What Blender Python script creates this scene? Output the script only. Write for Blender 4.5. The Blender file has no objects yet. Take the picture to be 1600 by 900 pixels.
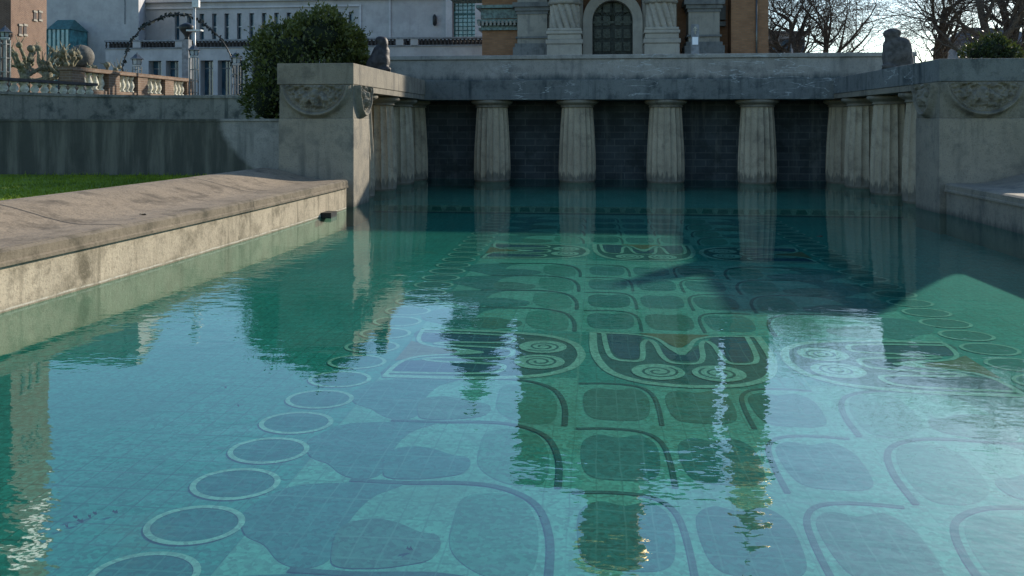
import bpy, math, random
from mathutils import Vector, Matrix, noise as mnoise

S = bpy.context.scene
COL = S.collection
R = math.radians

# ------------------------------------------------------------------ camera
F, HOR, CAMH = 1300.0, 190.0, 1.8
TH = math.atan(132.0 / F)
cd = bpy.data.cameras.new('camera')
cam = bpy.data.objects.new('camera', cd)
COL.objects.link(cam)
cam.location = (0, 0, CAMH)
cam.rotation_euler = (R(90), 0, TH)
cd.sensor_width = 36.0
cd.lens = 36.0 * F / 1600.0
cd.shift_y = -(450.0 - HOR) / 1600.0
cd.clip_start = 0.05
cd.clip_end = 3000
S.camera = cam

# ------------------------------------------------------------------ light
SUN_AZ, SUN_EL = 35.5, 21.0          # azimuth to the right of +Y
w = bpy.data.worlds.new('World')
S.world = w
w.use_nodes = True
nt = w.node_tree
bg = nt.nodes['Background']
sky = nt.nodes.new('ShaderNodeTexSky')
sky.sky_type = 'NISHITA'
sky.sun_disc = False
sky.sun_elevation = R(SUN_EL)
sky.sun_rotation = R(SUN_AZ)
sky.air_density = 1.0
sky.dust_density = 0.3
sky.ozone_density = 2.0
tint = nt.nodes.new('ShaderNodeMix')
tint.data_type = 'RGBA'
tint.blend_type = 'MULTIPLY'
tint.inputs[0].default_value = 1.0
tint.inputs[7].default_value = (0.92, 1.0, 1.05, 1)      # cool white balance of the winter morning
nt.links.new(sky.outputs[0], tint.inputs[6])
nt.links.new(tint.outputs[2], bg.inputs[0])
bg.inputs[1].default_value = 0.145
sl = bpy.data.lights.new('sun', 'SUN')
sl.energy = 5.0
sl.angle = R(1.0)
sl.color = (1.0, 0.90, 0.76)
so = bpy.data.objects.new('sun', sl)
COL.objects.link(so)
sdir = Vector((math.sin(R(SUN_AZ)) * math.cos(R(SUN_EL)), math.cos(R(SUN_AZ)) * math.cos(R(SUN_EL)), math.sin(R(SUN_EL))))
so.rotation_euler = sdir.to_track_quat('Z', 'Y').to_euler()
so.location = sdir * 80
S.view_settings.view_transform = 'Standard'
S.view_settings.look = 'None'
S.view_settings.gamma = 1.0
S.view_settings.exposure = 0.58
S.render.engine = 'CYCLES'
S.cycles.max_bounces = 8
S.cycles.transparent_max_bounces = 12
S.cycles.caustics_reflective = False
S.cycles.caustics_refractive = False
S.cycles.sample_clamp_indirect = 4.0
S.cycles.use_denoising = True


# ------------------------------------------------------------------ survey helpers: a bearing on the photograph to a point at a known plane
def ray(px, py=HOR):
    xc = (px - 800.0) / F
    return Vector((-math.sin(TH) + math.cos(TH) * xc, math.cos(TH) + math.sin(TH) * xc, -(py - HOR) / F))


def at_z(px, py, z):
    r = ray(px, py)
    return r * ((z - CAMH) / r.z) + Vector((0, 0, CAMH))


def at_y(px, py, y):
    r = ray(px, py)
    return r * (y / r.y) + Vector((0, 0, CAMH))


def at_t(px, py, t):
    return ray(px, py) * t + Vector((0, 0, CAMH))


# ------------------------------------------------------------------ mesh helpers
class MB:
    def __init__(s):
        s.v, s.f, s.m, s.sm = [], [], [], []

    def add(s, vs, fs, mi=0, smooth=False):
        o = len(s.v)
        s.v += [tuple(p) for p in vs]
        for f in fs:
            s.f.append([i + o for i in f])
            s.m.append(mi)
            s.sm.append(smooth)
        return s

    def box(s, a, b, mi=0):
        x0, y0, z0 = a
        x1, y1, z1 = b
        x0, x1 = min(x0, x1), max(x0, x1)
        y0, y1 = min(y0, y1), max(y0, y1)
        z0, z1 = min(z0, z1), max(z0, z1)
        vs = [(x0, y0, z0), (x1, y0, z0), (x1, y1, z0), (x0, y1, z0), (x0, y0, z1), (x1, y0, z1), (x1, y1, z1), (x0, y1, z1)]
        return s.add(vs, [(3, 2, 1, 0), (4, 5, 6, 7), (0, 1, 5, 4), (1, 2, 6, 5), (2, 3, 7, 6), (3, 0, 4, 7)], mi)

    def obox(s, c, ax, half, z0, z1, mi=0):
        """upright box: centre c (x,y), direction ax (x,y), half sizes along/across"""
        ax = Vector((ax[0], ax[1])).normalized()
        n = Vector((-ax.y, ax.x))
        c = Vector((c[0], c[1]))
        p = [c - ax * half[0] - n * half[1], c + ax * half[0] - n * half[1], c + ax * half[0] + n * half[1], c - ax * half[0] + n * half[1]]
        vs = [(q.x, q.y, z0) for q in p] + [(q.x, q.y, z1) for q in p]
        return s.add(vs, [(3, 2, 1, 0), (4, 5, 6, 7), (0, 1, 5, 4), (1, 2, 6, 5), (2, 3, 7, 6), (3, 0, 4, 7)], mi)

    def prism(s, poly, z0, z1, mi=0):
        n = len(poly)
        vs = [(p[0], p[1], z0) for p in poly] + [(p[0], p[1], z1) for p in poly]
        fs = [list(range(n - 1, -1, -1)), list(range(n, 2 * n))]
        fs += [(i, (i + 1) % n, n + (i + 1) % n, n + i) for i in range(n)]
        return s.add(vs, fs, mi)

    def lathe(s, prof, c, n=16, mi=0, smooth=True, ang=0.0, cap=True):
        vs, fs = [], []
        for (r, z) in prof:
            for k in range(n):
                a = ang + 2 * math.pi * k / n
                vs.append((c[0] + r * math.cos(a), c[1] + r * math.sin(a), c[2] + z))
        for j in range(len(prof) - 1):
            for k in range(n):
                k2 = (k + 1) % n
                fs.append((j * n + k, j * n + k2, (j + 1) * n + k2, (j + 1) * n + k))
        s.add(vs, fs, mi, smooth)
        if cap:
            L = len(prof) - 1
            o = len(s.v) - len(vs)
            if prof[0][0] > 1e-4:
                s.f.append([o + k for k in range(n - 1, -1, -1)]); s.m.append(mi); s.sm.append(False)
            if prof[L][0] > 1e-4:
                s.f.append([o + L * n + k for k in range(n)]); s.m.append(mi); s.sm.append(False)
        return s

    def tube(s, pts, rad, n=6, mi=0, smooth=True):
        pts = [Vector(p) for p in pts]
        if not isinstance(rad, (list, tuple)):
            rad = [rad] * len(pts)
        vs, fs = [], []
        L = len(pts)
        up = Vector((0.13, 0.21, 0.97))
        for i, p in enumerate(pts):
            d = (pts[min(i + 1, L - 1)] - pts[max(i - 1, 0)])
            d = d.normalized() if d.length > 1e-9 else Vector((0, 0, 1))
            u = d.cross(up)
            if u.length < 0.05:
                u = d.cross(Vector((1, 0, 0)))
            u.normalize()
            v = d.cross(u)
            for k in range(n):
                a = 2 * math.pi * k / n
                vs.append(p + (u * math.cos(a) + v * math.sin(a)) * rad[i])
        for j in range(L - 1):
            for k in range(n):
                k2 = (k + 1) % n
                fs.append((j * n + k, j * n + k2, (j + 1) * n + k2, (j + 1) * n + k))
        fs.append(list(range(n - 1, -1, -1)))
        fs.append([(L - 1) * n + k for k in range(n)])
        return s.add(vs, fs, mi, smooth)

    def ball(s, c, r, n=16, m=10, mi=0):
        if not isinstance(r, (tuple, list)):
            r = (r, r, r)
        vs, fs = [], []
        for j in range(m + 1):
            t = math.pi * j / m
            for k in range(n):
                a = 2 * math.pi * k / n
                vs.append((c[0] + r[0] * math.sin(t) * math.cos(a), c[1] + r[1] * math.sin(t) * math.sin(a), c[2] - r[2] * math.cos(t)))
        for j in range(m):
            for k in range(n):
                k2 = (k + 1) % n
                fs.append((j * n + k, j * n + k2, (j + 1) * n + k2, (j + 1) * n + k))
        return s.add(vs, fs, mi, True)

    def build(s, name, mats, parent=None, bevel=0.0, **props):
        off = Vector((0, 0, 0))
        q = parent
        while q is not None:
            off += q.location
            q = q.parent
        me = bpy.data.meshes.new(name)
        me.from_pydata([(p[0] - off.x, p[1] - off.y, p[2] - off.z) for p in s.v], [], s.f)
        if not isinstance(mats, (list, tuple)):
            mats = [mats]
        for m in mats:
            me.materials.append(m)
        me.polygons.foreach_set('material_index', s.m)
        me.polygons.foreach_set('use_smooth', s.sm)
        me.validate(verbose=False)
        me.update()
        o = bpy.data.objects.new(name, me)
        COL.objects.link(o)
        o.parent = parent
        if bevel:
            b = o.modifiers.new('bevel', 'BEVEL')
            b.width = bevel
            b.segments = 2
            b.limit_method = 'ANGLE'
        for k, val in props.items():
            o[k] = val
        return o


def split(mb, name, mats, parent, bevel=0.0, per=8):
    """each box of mb becomes a part of its own"""
    out = []
    for i in range(0, len(mb.v), per):
        q = MB()
        q.v = mb.v[i:i + per]
        for f, mi, sm_ in zip(mb.f, mb.m, mb.sm):
            if i <= f[0] < i + per:
                q.f.append([a - i for a in f]); q.m.append(mi); q.sm.append(sm_)
        out.append(q.build(name, mats, parent, bevel))
    return out


def tag(o, label, cat, group=None):
    o['label'] = label
    o['category'] = cat
    if group:
        o['group'] = group
    return o


def thing(name, label, cat, loc=(0, 0, 0), group=None):
    o = bpy.data.objects.new(name, None)
    o.empty_display_size = 0.3
    COL.objects.link(o)
    o.location = loc
    return tag(o, label, cat, group)


def copy_tree(o, parent=None):
    c = o.copy()
    COL.objects.link(c)
    c.parent = parent
    for ch in list(o.children):
        copy_tree(ch, c)
    return c


# ------------------------------------------------------------------ materials
class NT:
    def __init__(s, name):
        s.mat = bpy.data.materials.new(name)
        s.mat.use_nodes = True
        s.t = s.mat.node_tree
        s.b = s.t.nodes['Principled BSDF']
        s.out = s.t.nodes['Material Output']

    def n(s, typ, **kw):
        nd = s.t.nodes.new('ShaderNode' + typ)
        for k, v in kw.items():
            setattr(nd, k, v)
        return nd

    def l(s, a, b):
        s.t.links.new(a, b)

    def pos(s, scale=(1, 1, 1)):
        g = s.n('NewGeometry')
        m = s.n('VectorMath', operation='MULTIPLY')
        s.l(g.outputs['Position'], m.inputs[0])
        m.inputs[1].default_value = scale
        return m.outputs[0]

    def noise(s, scale, detail=4, rough=0.55, vec=None, vs=(1, 1, 1)):
        t = s.n('TexNoise')
        t.inputs['Scale'].default_value = scale
        t.inputs['Detail'].default_value = detail
        t.inputs['Roughness'].default_value = rough
        s.l(vec if vec is not None else s.pos(vs), t.inputs['Vector'])
        return t.outputs['Fac']

    def ramp(s, x, a, b, lo=0.0, hi=1.0):
        m = s.n('MapRange')
        m.interpolation_type = 'SMOOTHSTEP'
        s.l(x, m.inputs[0])
        m.inputs[1].default_value = a
        m.inputs[2].default_value = b
        m.inputs[3].default_value = lo
        m.inputs[4].default_value = hi
        return m.outputs[0]

    def mix(s, f, a, b):
        m = s.n('Mix', data_type='RGBA')
        if isinstance(f, (int, float)):
            m.inputs[0].default_value = f
        else:
            s.l(f, m.inputs[0])
        for i, c in ((6, a), (7, b)):
            if isinstance(c, tuple):
                m.inputs[i].default_value = (c[0], c[1], c[2], 1)
            else:
                s.l(c, m.inputs[i])
        return m.outputs[2]

    def math(s, op, a, b=0.0, c=None):
        m = s.n('Math', operation=op)
        for i, x in enumerate((a, b) if c is None else (a, b, c)):
            if isinstance(x, (int, float)):
                m.inputs[i].default_value = x
            else:
                s.l(x, m.inputs[i])
        return m.outputs[0]

    def sep(s):
        g = s.n('NewGeometry')
        x = s.n('SeparateXYZ')
        s.l(g.outputs['Position'], x.inputs[0])
        return x.outputs

    def bump(s, h, strength=0.3, dist=0.02):
        b = s.n('Bump')
        b.inputs['Strength'].default_value = strength
        b.inputs['Distance'].default_value = dist
        s.l(h, b.inputs['Height'])
        s.l(b.outputs[0], s.b.inputs['Normal'])
        return b

    def done(s, col, rough=0.8, metal=0.0, spec=0.3):
        if isinstance(col, tuple):
            s.b.inputs['Base Color'].default_value = (col[0], col[1], col[2], 1)
        else:
            s.l(col, s.b.inputs['Base Color'])
        if isinstance(rough, (int, float)):
            s.b.inputs['Roughness'].default_value = rough
        else:
            s.l(rough, s.b.inputs['Roughness'])
        s.b.inputs['Metallic'].default_value = metal
        s.b.inputs['Specular IOR Level'].default_value = spec
        return s.mat


def plain(name, c, rough=0.7, metal=0.0, var=0.25, scale=6.0, bump=0.15):
    k = NT(name)
    f = k.noise(scale, 5)
    a = tuple(x * (1 - var) for x in c)
    b = tuple(min(1, x * (1 + var)) for x in c)
    col = k.mix(k.ramp(f, 0.3, 0.7), a, b)
    if bump:
        k.bump(k.noise(scale * 4, 4), bump, 0.02)
    return k.done(col, rough, metal)


def concrete(name, c, dark, blotch=0.6, streak=0.6, wet=None, top=None, speck=0.5, algae=(0.035, 0.045, 0.042), crack=False):
    """weathered cast stone: cloudy blotches, rain streaks, aggregate specks, a ragged algae line at height wet, soot above top"""
    k = NT(name)
    pale = tuple(min(1, x * 1.22) for x in c)
    col = k.mix(k.ramp(k.noise(0.9, 6, 0.62), 0.38, 0.66), c, pale)
    col = k.mix(k.math('MULTIPLY', k.ramp(k.noise(1.7, 8, 0.68), 0.5, 0.68), blotch), col, dark)
    st = k.noise(1.0, 5, 0.6, vs=(5.0, 5.0, 0.42))
    st2 = k.noise(0.7, 3)
    f = k.math('MULTIPLY', k.ramp(st, 0.5, 0.72), k.ramp(st2, 0.35, 0.6, 0.15, 1.0))
    col = k.mix(k.math('MULTIPLY', f, streak), col, dark)
    col = k.mix(k.math('MULTIPLY', k.ramp(k.noise(4.6, 7, 0.72), 0.5, 0.64), blotch * .75), col, tuple(.45 * a + .55 * b for a, b in zip(c, dark)))
    sp = k.noise(38, 4, 0.7)
    col = k.mix(k.math('MULTIPLY', k.ramp(sp, 0.52, 0.66), speck), col, tuple(x * 0.45 for x in c))
    sp2 = k.noise(26, 3, 0.6, vs=(1, 1.1, 1.2))
    col = k.mix(k.math('MULTIPLY', k.ramp(sp2, 0.6, 0.72), speck * 0.6), col, tuple(min(1, x * 1.5) for x in c))
    z = k.sep()[2]
    if wet is not None:
        rag = k.noise(1.0, 4, 0.6, vs=(9, 9, 0.35))
        h = k.math('ADD', z, k.math('MULTIPLY', k.math('SUBTRACT', rag, 0.5), -wet[1]))
        col = k.mix(k.math('MULTIPLY', k.ramp(h, wet[0] - wet[2], wet[0] + wet[2], 1, 0), wet[3]), col, algae)
    if top is not None:
        rag = k.noise(1.0, 6, 0.7, vs=(3.2, 3.2, 1.1))
        h = k.math('ADD', z, k.math('MULTIPLY', k.math('SUBTRACT', rag, 0.5), top[1]))
        s_ = k.ramp(h, top[0] - top[2], top[0] + top[2], 1, 0) if top[4] == 'below' else k.ramp(h, top[0] - top[2], top[0] + top[2], 0, 1)
        col = k.mix(k.math('MULTIPLY', s_, top[3]), col, algae)
    if crack:
        vo = k.n('TexNoise')
        k.l(k.pos((0.55, 0.55, 3.0)), vo.inputs['Vector'])
        vo.inputs['Scale'].default_value = 1.3
        vo.inputs['Detail'].default_value = 7
        d = k.math('ABSOLUTE', k.math('SUBTRACT', vo.outputs['Fac'], 0.5))
        msk = k.ramp(k.noise(0.5, 2), 0.5, 0.6)
        col = k.mix(k.math('MULTIPLY', k.math('MULTIPLY', k.ramp(d, 0.003, 0.011, 1, 0), msk), 0.75), col, (0.42, 0.44, 0.43))
    hgt = k.math('ADD', k.noise(30, 6, 0.7), k.math('MULTIPLY', k.noise(3.5, 5), 1.6))
    k.bump(hgt, 0.45, 0.02)
    return k.done(col, 0.88, 0, 0.25)


def brick(name, a, b, mortar, bw=0.26, bh=0.08, var=0.5, plane='both'):
    k = NT(name)
    x = k.sep()
    cx = k.n('CombineXYZ')
    k.l(k.math('ADD', x[0], x[1]), cx.inputs[0])
    k.l(x[2], cx.inputs[1])
    t = k.n('TexBrick')
    k.l(cx.outputs[0], t.inputs['Vector'])
    t.inputs['Scale'].default_value = 1.0
    t.inputs['Brick Width'].default_value = bw
    t.inputs['Row Height'].default_value = bh
    t.inputs['Mortar Size'].default_value = bh * 0.09
    t.inputs['Color1'].default_value = (*a, 1)
    t.inputs['Color2'].default_value = (*b, 1)
    t.inputs['Mortar'].default_value = (*mortar, 1)
    col = k.mix(k.math('MULTIPLY', k.ramp(k.noise(1.6, 6, 0.65), 0.42, 0.7), var), t.outputs[0], tuple(v * 0.45 for v in a))
    k.bump(t.outputs['Fac'], -0.3, 0.01)
    return k.done(col, 0.85)


def glassy(name, c, rough=0.12):
    k = NT(name)
    col = k.mix(k.ramp(k.noise(2.5, 3), 0.35, 0.65), tuple(x * 0.6 for x in c), tuple(x * 1.3 for x in c))
    return k.done(col, rough, 0.0, 0.8)


def tile(name, c, joint=0.35, jcol=(0.30, 0.42, 0.36), var=0.3):
    """mosaic: small tesserae set in slabs with narrow joints"""
    k = NT(name)
    c = tuple(min(.86, x * 0.52) for x in c)
    jcol = tuple(min(.8, x * 0.6) for x in jcol)
    v = k.n('TexVoronoi')
    v.inputs['Scale'].default_value = 42
    k.l(k.pos(), v.inputs['Vector'])
    hv = k.n('SeparateColor')
    k.l(v.outputs['Color'], hv.inputs[0])
    col = k.mix(hv.outputs[0], tuple(x * (1 - var) for x in c), tuple(min(1, x * (1 + var)) for x in c))
    col = k.mix(k.ramp(k.noise(1.1, 6, 0.65), 0.35, 0.7, 0, 0.45), col, tuple(x * 0.62 for x in c))
    col = k.mix(k.ramp(k.noise(6.5, 5, 0.7), 0.55, 0.72, 0, 0.4), col, tuple(min(1, x * 1.35) for x in c))
    x = k.sep()
    fac = None
    wob = k.math('MULTIPLY', k.math('SUBTRACT', k.noise(2.5, 2), 0.5), 0.03)
    for i, p in ((0, 0.155), (1, 0.215)):
        q = k.math('ADD', x[i], wob)
        fr = k.math('FRACT', k.math('DIVIDE', q, p))
        d = k.math('ABSOLUTE', k.math('SUBTRACT', fr, 0.5))
        g = k.ramp(d, 0.452, 0.484)
        fac = g if fac is None else k.math('MAXIMUM', fac, g)
    fac = k.math('MULTIPLY', fac, k.ramp(k.noise(1.4, 4, 0.6), 0.35, 0.6, 0.45, 1.35))
    col = k.mix(k.math('MULTIPLY', fac, joint), col, jcol)
    # thin brown sediment lying in drifts
    sd = k.math('MULTIPLY', k.ramp(k.noise(.8, 7, .7), .56, .7), k.ramp(k.noise(22, 4, .7), .35, .6, .3, 1))
    col = k.mix(k.math('MULTIPLY', sd, .4), col, (.10, .11, .06))
    return k.done(col, 0.9, 0, 0.1)


M = {}
M['stone'] = concrete('weathered_stone', (0.27, 0.25, 0.215), (0.09, 0.095, 0.09), 0.45, 0.5, wet=(0.10, 0.7, 0.12, 0.75))
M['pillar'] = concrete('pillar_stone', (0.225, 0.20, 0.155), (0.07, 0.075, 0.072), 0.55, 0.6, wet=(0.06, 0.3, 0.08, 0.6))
M['entab'] = concrete('entablature_stone', (0.20, 0.178, 0.138), (0.065, 0.062, 0.055), 0.55, 0.75)
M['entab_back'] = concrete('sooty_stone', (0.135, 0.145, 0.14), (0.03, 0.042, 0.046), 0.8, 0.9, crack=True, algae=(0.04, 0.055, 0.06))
M['parapet'] = concrete('parapet_stone', (0.26, 0.25, 0.225), (0.09, 0.092, 0.09), 0.55, 0.5, top=(3.15, 0.6, 0.14, 0.88, 'below'), crack=True, algae=(0.035, 0.055, 0.06))
M['shaft'] = concrete('column_stone', (0.375, 0.315, 0.225), (0.13, 0.115, 0.09), 0.6, 0.45, wet=(0.26, 0.95, 0.05, 0.6), speck=0.4, algae=(0.06, 0.065, 0.058))
def two_tone_wall():
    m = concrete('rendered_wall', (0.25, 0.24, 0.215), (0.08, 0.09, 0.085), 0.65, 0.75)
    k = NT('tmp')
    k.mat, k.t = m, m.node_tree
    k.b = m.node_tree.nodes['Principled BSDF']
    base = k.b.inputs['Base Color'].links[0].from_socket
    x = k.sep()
    # darker, streaky tone to the left, ending in an arc short of the pillar
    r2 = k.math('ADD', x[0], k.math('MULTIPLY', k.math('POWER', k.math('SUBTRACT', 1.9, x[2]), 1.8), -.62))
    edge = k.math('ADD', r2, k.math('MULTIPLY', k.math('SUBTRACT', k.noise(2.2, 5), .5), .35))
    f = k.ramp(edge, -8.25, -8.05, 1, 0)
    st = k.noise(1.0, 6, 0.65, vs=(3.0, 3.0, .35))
    dark_tone = k.mix(k.ramp(st, .42, .68), (0.042, 0.047, 0.038), (0.12, 0.12, 0.095))
    k.l(k.mix(k.math('MULTIPLY', f, .93), base, dark_tone), k.b.inputs['Base Color'])
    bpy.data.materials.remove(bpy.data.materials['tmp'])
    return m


M['wall'] = two_tone_wall()
M['wall2'] = concrete('terrace_render', (0.23, 0.215, 0.18), (0.045, 0.058, 0.054), 0.85, 0.85)
M['wall_dark'] = concrete('mossy_wall', (0.15, 0.165, 0.165), (0.04, 0.06, 0.06), 0.8, 0.85, algae=(0.03, 0.045, 0.04))
M['cap'] = concrete('coping_stone', (0.235, 0.185, 0.128), (0.075, 0.06, 0.042), 0.85, 0.35, speck=0.8)
M['lip'] = concrete('coping_edge', (0.17, 0.14, 0.10), (0.045, 0.04, 0.026), 0.9, 0.95, speck=0.5)
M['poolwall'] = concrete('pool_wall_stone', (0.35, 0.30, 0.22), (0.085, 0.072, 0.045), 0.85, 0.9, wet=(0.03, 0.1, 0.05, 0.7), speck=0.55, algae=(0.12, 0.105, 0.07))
def lime(m):
    k = NT('tmp')
    tmp = k.mat
    k.mat, k.t = m, m.node_tree
    k.b = m.node_tree.nodes['Principled BSDF']
    base = k.b.inputs['Base Color'].links[0].from_socket
    z = k.math('ADD', k.sep()[2], k.math('MULTIPLY', k.math('SUBTRACT', k.noise(3.0, 4), .5), .03))
    d = k.math('ABSOLUTE', k.math('SUBTRACT', z, .028))
    f = k.math('MULTIPLY', k.ramp(d, .004, .014, 1, 0), k.ramp(k.noise(7, 4), .35, .55, .25, .9))
    k.l(k.mix(f, base, (.46, .43, .35)), k.b.inputs['Base Color'])
    bpy.data.materials.remove(tmp)


lime(M['poolwall'])
M['joint'] = plain('dark_joint', (0.07, 0.065, 0.055), 0.9)
M['darkbrick'] = brick('dark_basalt_blocks', (0.04, 0.052, 0.058), (0.065, 0.08, 0.086), (0.095, 0.11, 0.11), 0.62, 0.21, 0.6)
def damp(m):
    k = NT('tmp')
    tmp = k.mat
    k.mat, k.t = m, m.node_tree
    k.b = m.node_tree.nodes['Principled BSDF']
    base = k.b.inputs['Base Color'].links[0].from_socket
    st = k.noise(1.0, 6, .65, vs=(4, 4, .3))
    col = k.mix(k.math('MULTIPLY', k.ramp(st, .5, .72), .6), base, (.15, .16, .145))
    bl = k.noise(1.3, 7, .7)
    col = k.mix(k.math('MULTIPLY', k.ramp(bl, .48, .66), .75), col, (.025, .035, .034))
    k.l(col, k.b.inputs['Base Color'])
    bpy.data.materials.remove(tmp)


damp(M['darkbrick'])
M['relief'] = concrete('carved_stone', (0.18, 0.165, 0.13), (0.05, 0.05, 0.043), 0.8, 0.5)
M['basalt'] = plain('dark_basalt', (0.028, 0.026, 0.028), 0.6, 0, 0.5, 9, 0.5)
M['basalt_grey'] = plain('grey_basalt', (0.075, 0.07, 0.066), 0.75, 0, 0.4, 9, 0.5)
M['plaster'] = concrete('pale_plaster', (0.35, 0.345, 0.345), (0.25, 0.25, 0.25), 0.35, 0.35, speck=0.1)
M['plaster_trim'] = concrete('white_plaster', (0.42, 0.415, 0.42), (0.28, 0.28, 0.285), 0.3, 0.3, speck=0.1)
M['plaster_dark'] = plain('grey_render', (0.20, 0.21, 0.22), 0.9)
M['ochre'] = brick('ochre_brick', (0.30, 0.155, 0.08), (0.23, 0.115, 0.06), (0.20, 0.14, 0.09), 0.26, 0.085, 0.35)
M['redbrick'] = brick('red_brick', (0.125, 0.07, 0.042), (0.09, 0.05, 0.033), (0.26, 0.2, 0.16), 0.26, 0.085, 0.4)
M['balbrick'] = brick('terrace_brick', (0.19, 0.122, 0.078), (0.135, 0.085, 0.055), (0.24, 0.2, 0.16), 0.28, 0.09, 0.5)
M['terra_dark'] = plain('dark_masonry', (0.06, 0.055, 0.055), 0.9)
M['chapelstone'] = concrete('chapel_limestone', (0.255, 0.24, 0.205), (0.12, 0.12, 0.115), 0.55, 0.7, speck=0.2)
M['chapeldark'] = concrete('chapel_dark_stone', (0.15, 0.155, 0.15), (0.05, 0.055, 0.055), 0.6, 0.7, speck=0.3)
M['chapelpale'] = concrete('portal_stone', (0.31, 0.285, 0.24), (0.2, 0.195, 0.175), 0.4, 0.5, speck=0.2)
M['greentile'] = plain('glazed_tile', (0.09, 0.14, 0.13), 0.35, 0, 0.5, 7)
M['bronze'] = plain('bronze_door', (0.018, 0.023, 0.019), 0.5, 0.3, 0.5, 8)
M['bronze_pale'] = plain('bronze_panel', (0.05, 0.058, 0.046), 0.5, 0.3, 0.4, 12)
M['gold'] = plain('gilded_metal', (0.9, 0.55, 0.16), 0.22, 1.0, 0.1, 5, 0.05)
M['roofslate'] = plain('roof_copper', (0.10, 0.15, 0.12), 0.6, 0, 0.35, 5)
M['glass'] = glassy('window_glass', (0.03, 0.075, 0.11))
M['glass_teal'] = glassy('teal_glazing', (0.05, 0.20, 0.22))
M['frame_teal'] = plain('teal_frame', (0.05, 0.13, 0.13), 0.6)
M['white_metal'] = plain('pale_metal', (0.42, 0.44, 0.44), 0.4, 0.2, 0.15)
M['dark_metal'] = plain('dark_metal', (0.03, 0.033, 0.035), 0.45, 0.5, 0.2)
M['lamp_metal'] = plain('lantern_metal', (0.11, 0.12, 0.125), 0.35, 0.7, 0.2)
M['lamp_glass'] = plain('lantern_glass', (0.34, 0.38, 0.39), 0.12, 0.0, 0.15)
M['paper'] = plain('paper', (0.8, 0.82, 0.85), 0.8, 0, 0.05, 3, 0)
M['bark'] = plain('bark', (0.085, 0.07, 0.055), 0.95, 0, 0.5, 12, 0.6)
M['twig'] = plain('twig', (0.09, 0.075, 0.06), 0.95, 0, 0.3, 12, 0)
M['pollard'] = plain('pale_bark', (0.17, 0.155, 0.10), 0.9, 0, 0.5, 14, 0.6)
M['sphere'] = plain('stone_ball', (0.11, 0.105, 0.09), 0.85, 0, 0.35, 8, 0.4)
M['pale_balu'] = plain('pale_baluster', (0.50, 0.48, 0.38), 0.8, 0, 0.3, 10)
M['gravel'] = plain('gravel', (0.26, 0.24, 0.21), 0.95, 0, 0.35, 18, 0.5)
M['leafdead'] = plain('dead_leaf', (0.06, 0.05, 0.035), 0.8)
M['houseroof'] = plain('slate_roof', (0.12, 0.11, 0.11), 0.8)


def leafmat(name, dark, light):
    k = NT(name)
    oi = k.n('ObjectInfo')
    f = k.noise(1.6, 3)
    f2 = k.noise(14, 2)
    col = k.mix(k.ramp(f, 0.35, 0.68), dark, light)
    col = k.mix(k.ramp(f2, 0.4, 0.7, 0, 0.6), col, tuple(x * 1.5 for x in light))
    m = k.done(col, 0.45, 0, 0.4)
    tl = k.n('BsdfTranslucent')
    k.l(k.mix(.3, col, (0.16, 0.20, 0.02)), tl.inputs[0])
    ms = k.n('MixShader')
    ms.inputs[0].default_value = .28
    k.l(k.b.outputs[0], ms.inputs[1])
    k.l(tl.outputs[0], ms.inputs[2])
    k.l(ms.outputs[0], k.out.inputs['Surface'])
    return m


M['leaf'] = leafmat('evergreen_leaf', (0.026, 0.040, 0.011), (0.10, 0.115, 0.030))
M['leaf2'] = leafmat('holly_leaf', (0.012, 0.024, 0.008), (0.035, 0.05, 0.015))
M['leaf_dark'] = plain('dark_garland', (0.02, 0.032, 0.03), 0.8, 0, 0.4, 8, 0)
M['inner'] = plain('twig_mass', (0.012, 0.018, 0.008), 0.95, 0, 0.3, 5, 0)

# grass
k = NT('lawn')
c = k.mix(k.ramp(k.noise(1.1, 5), 0.35, 0.65), (0.14, 0.22, 0.010), (0.27, 0.36, 0.016))
c = k.mix(k.ramp(k.noise(60, 3), 0.4, 0.65, 0, 0.6), c, (0.03, 0.06, 0.012))
k.bump(k.noise(70, 4), 0.8, 0.04)
M['grass'] = k.done(c, 0.9)

# mosaic colours
TF = tile('floor_mosaic', (0.055, 0.335, 0.275), 0.5, (0.03, 0.11, 0.10))
TB = tile('pale_mosaic', (0.20, 0.46, 0.365), 0.4, (0.08, 0.2, 0.17))
TC = tile('disc_mosaic', (0.018, 0.20, 0.175), 0.3, (0.14, 0.33, 0.27))
TD = tile('deep_mosaic', (0.05, 0.235, 0.215), 0.4, (0.2, 0.34, 0.31))
TE = tile('mid_mosaic', (0.08, 0.31, 0.235), 0.35, (0.05, 0.17, 0.14))
TN = tile('navy_mosaic', (0.03, 0.095, 0.15), 0.4, (0.16, 0.27, 0.28))
TK = tile('dark_line_mosaic', (0.04, 0.145, 0.14), 0.3, (0.16, 0.27, 0.25))
TW = tile('white_mosaic', (0.44, 0.58, 0.46), 0.3, (0.15, 0.26, 0.22))
TO = tile('ochre_mosaic', (0.25, 0.175, 0.095), 0.4, (0.3, 0.3, 0.22))
TG = tile('olive_mosaic', (0.085, 0.235, 0.19), 0.4, (0.2, 0.33, 0.28))
MOS = [TF, TB, TC, TD, TE, TN, TK, TW, TO, TG]
iF, iB, iC, iD, iE, iN, iK, iW, iO, iG = range(10)

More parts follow.
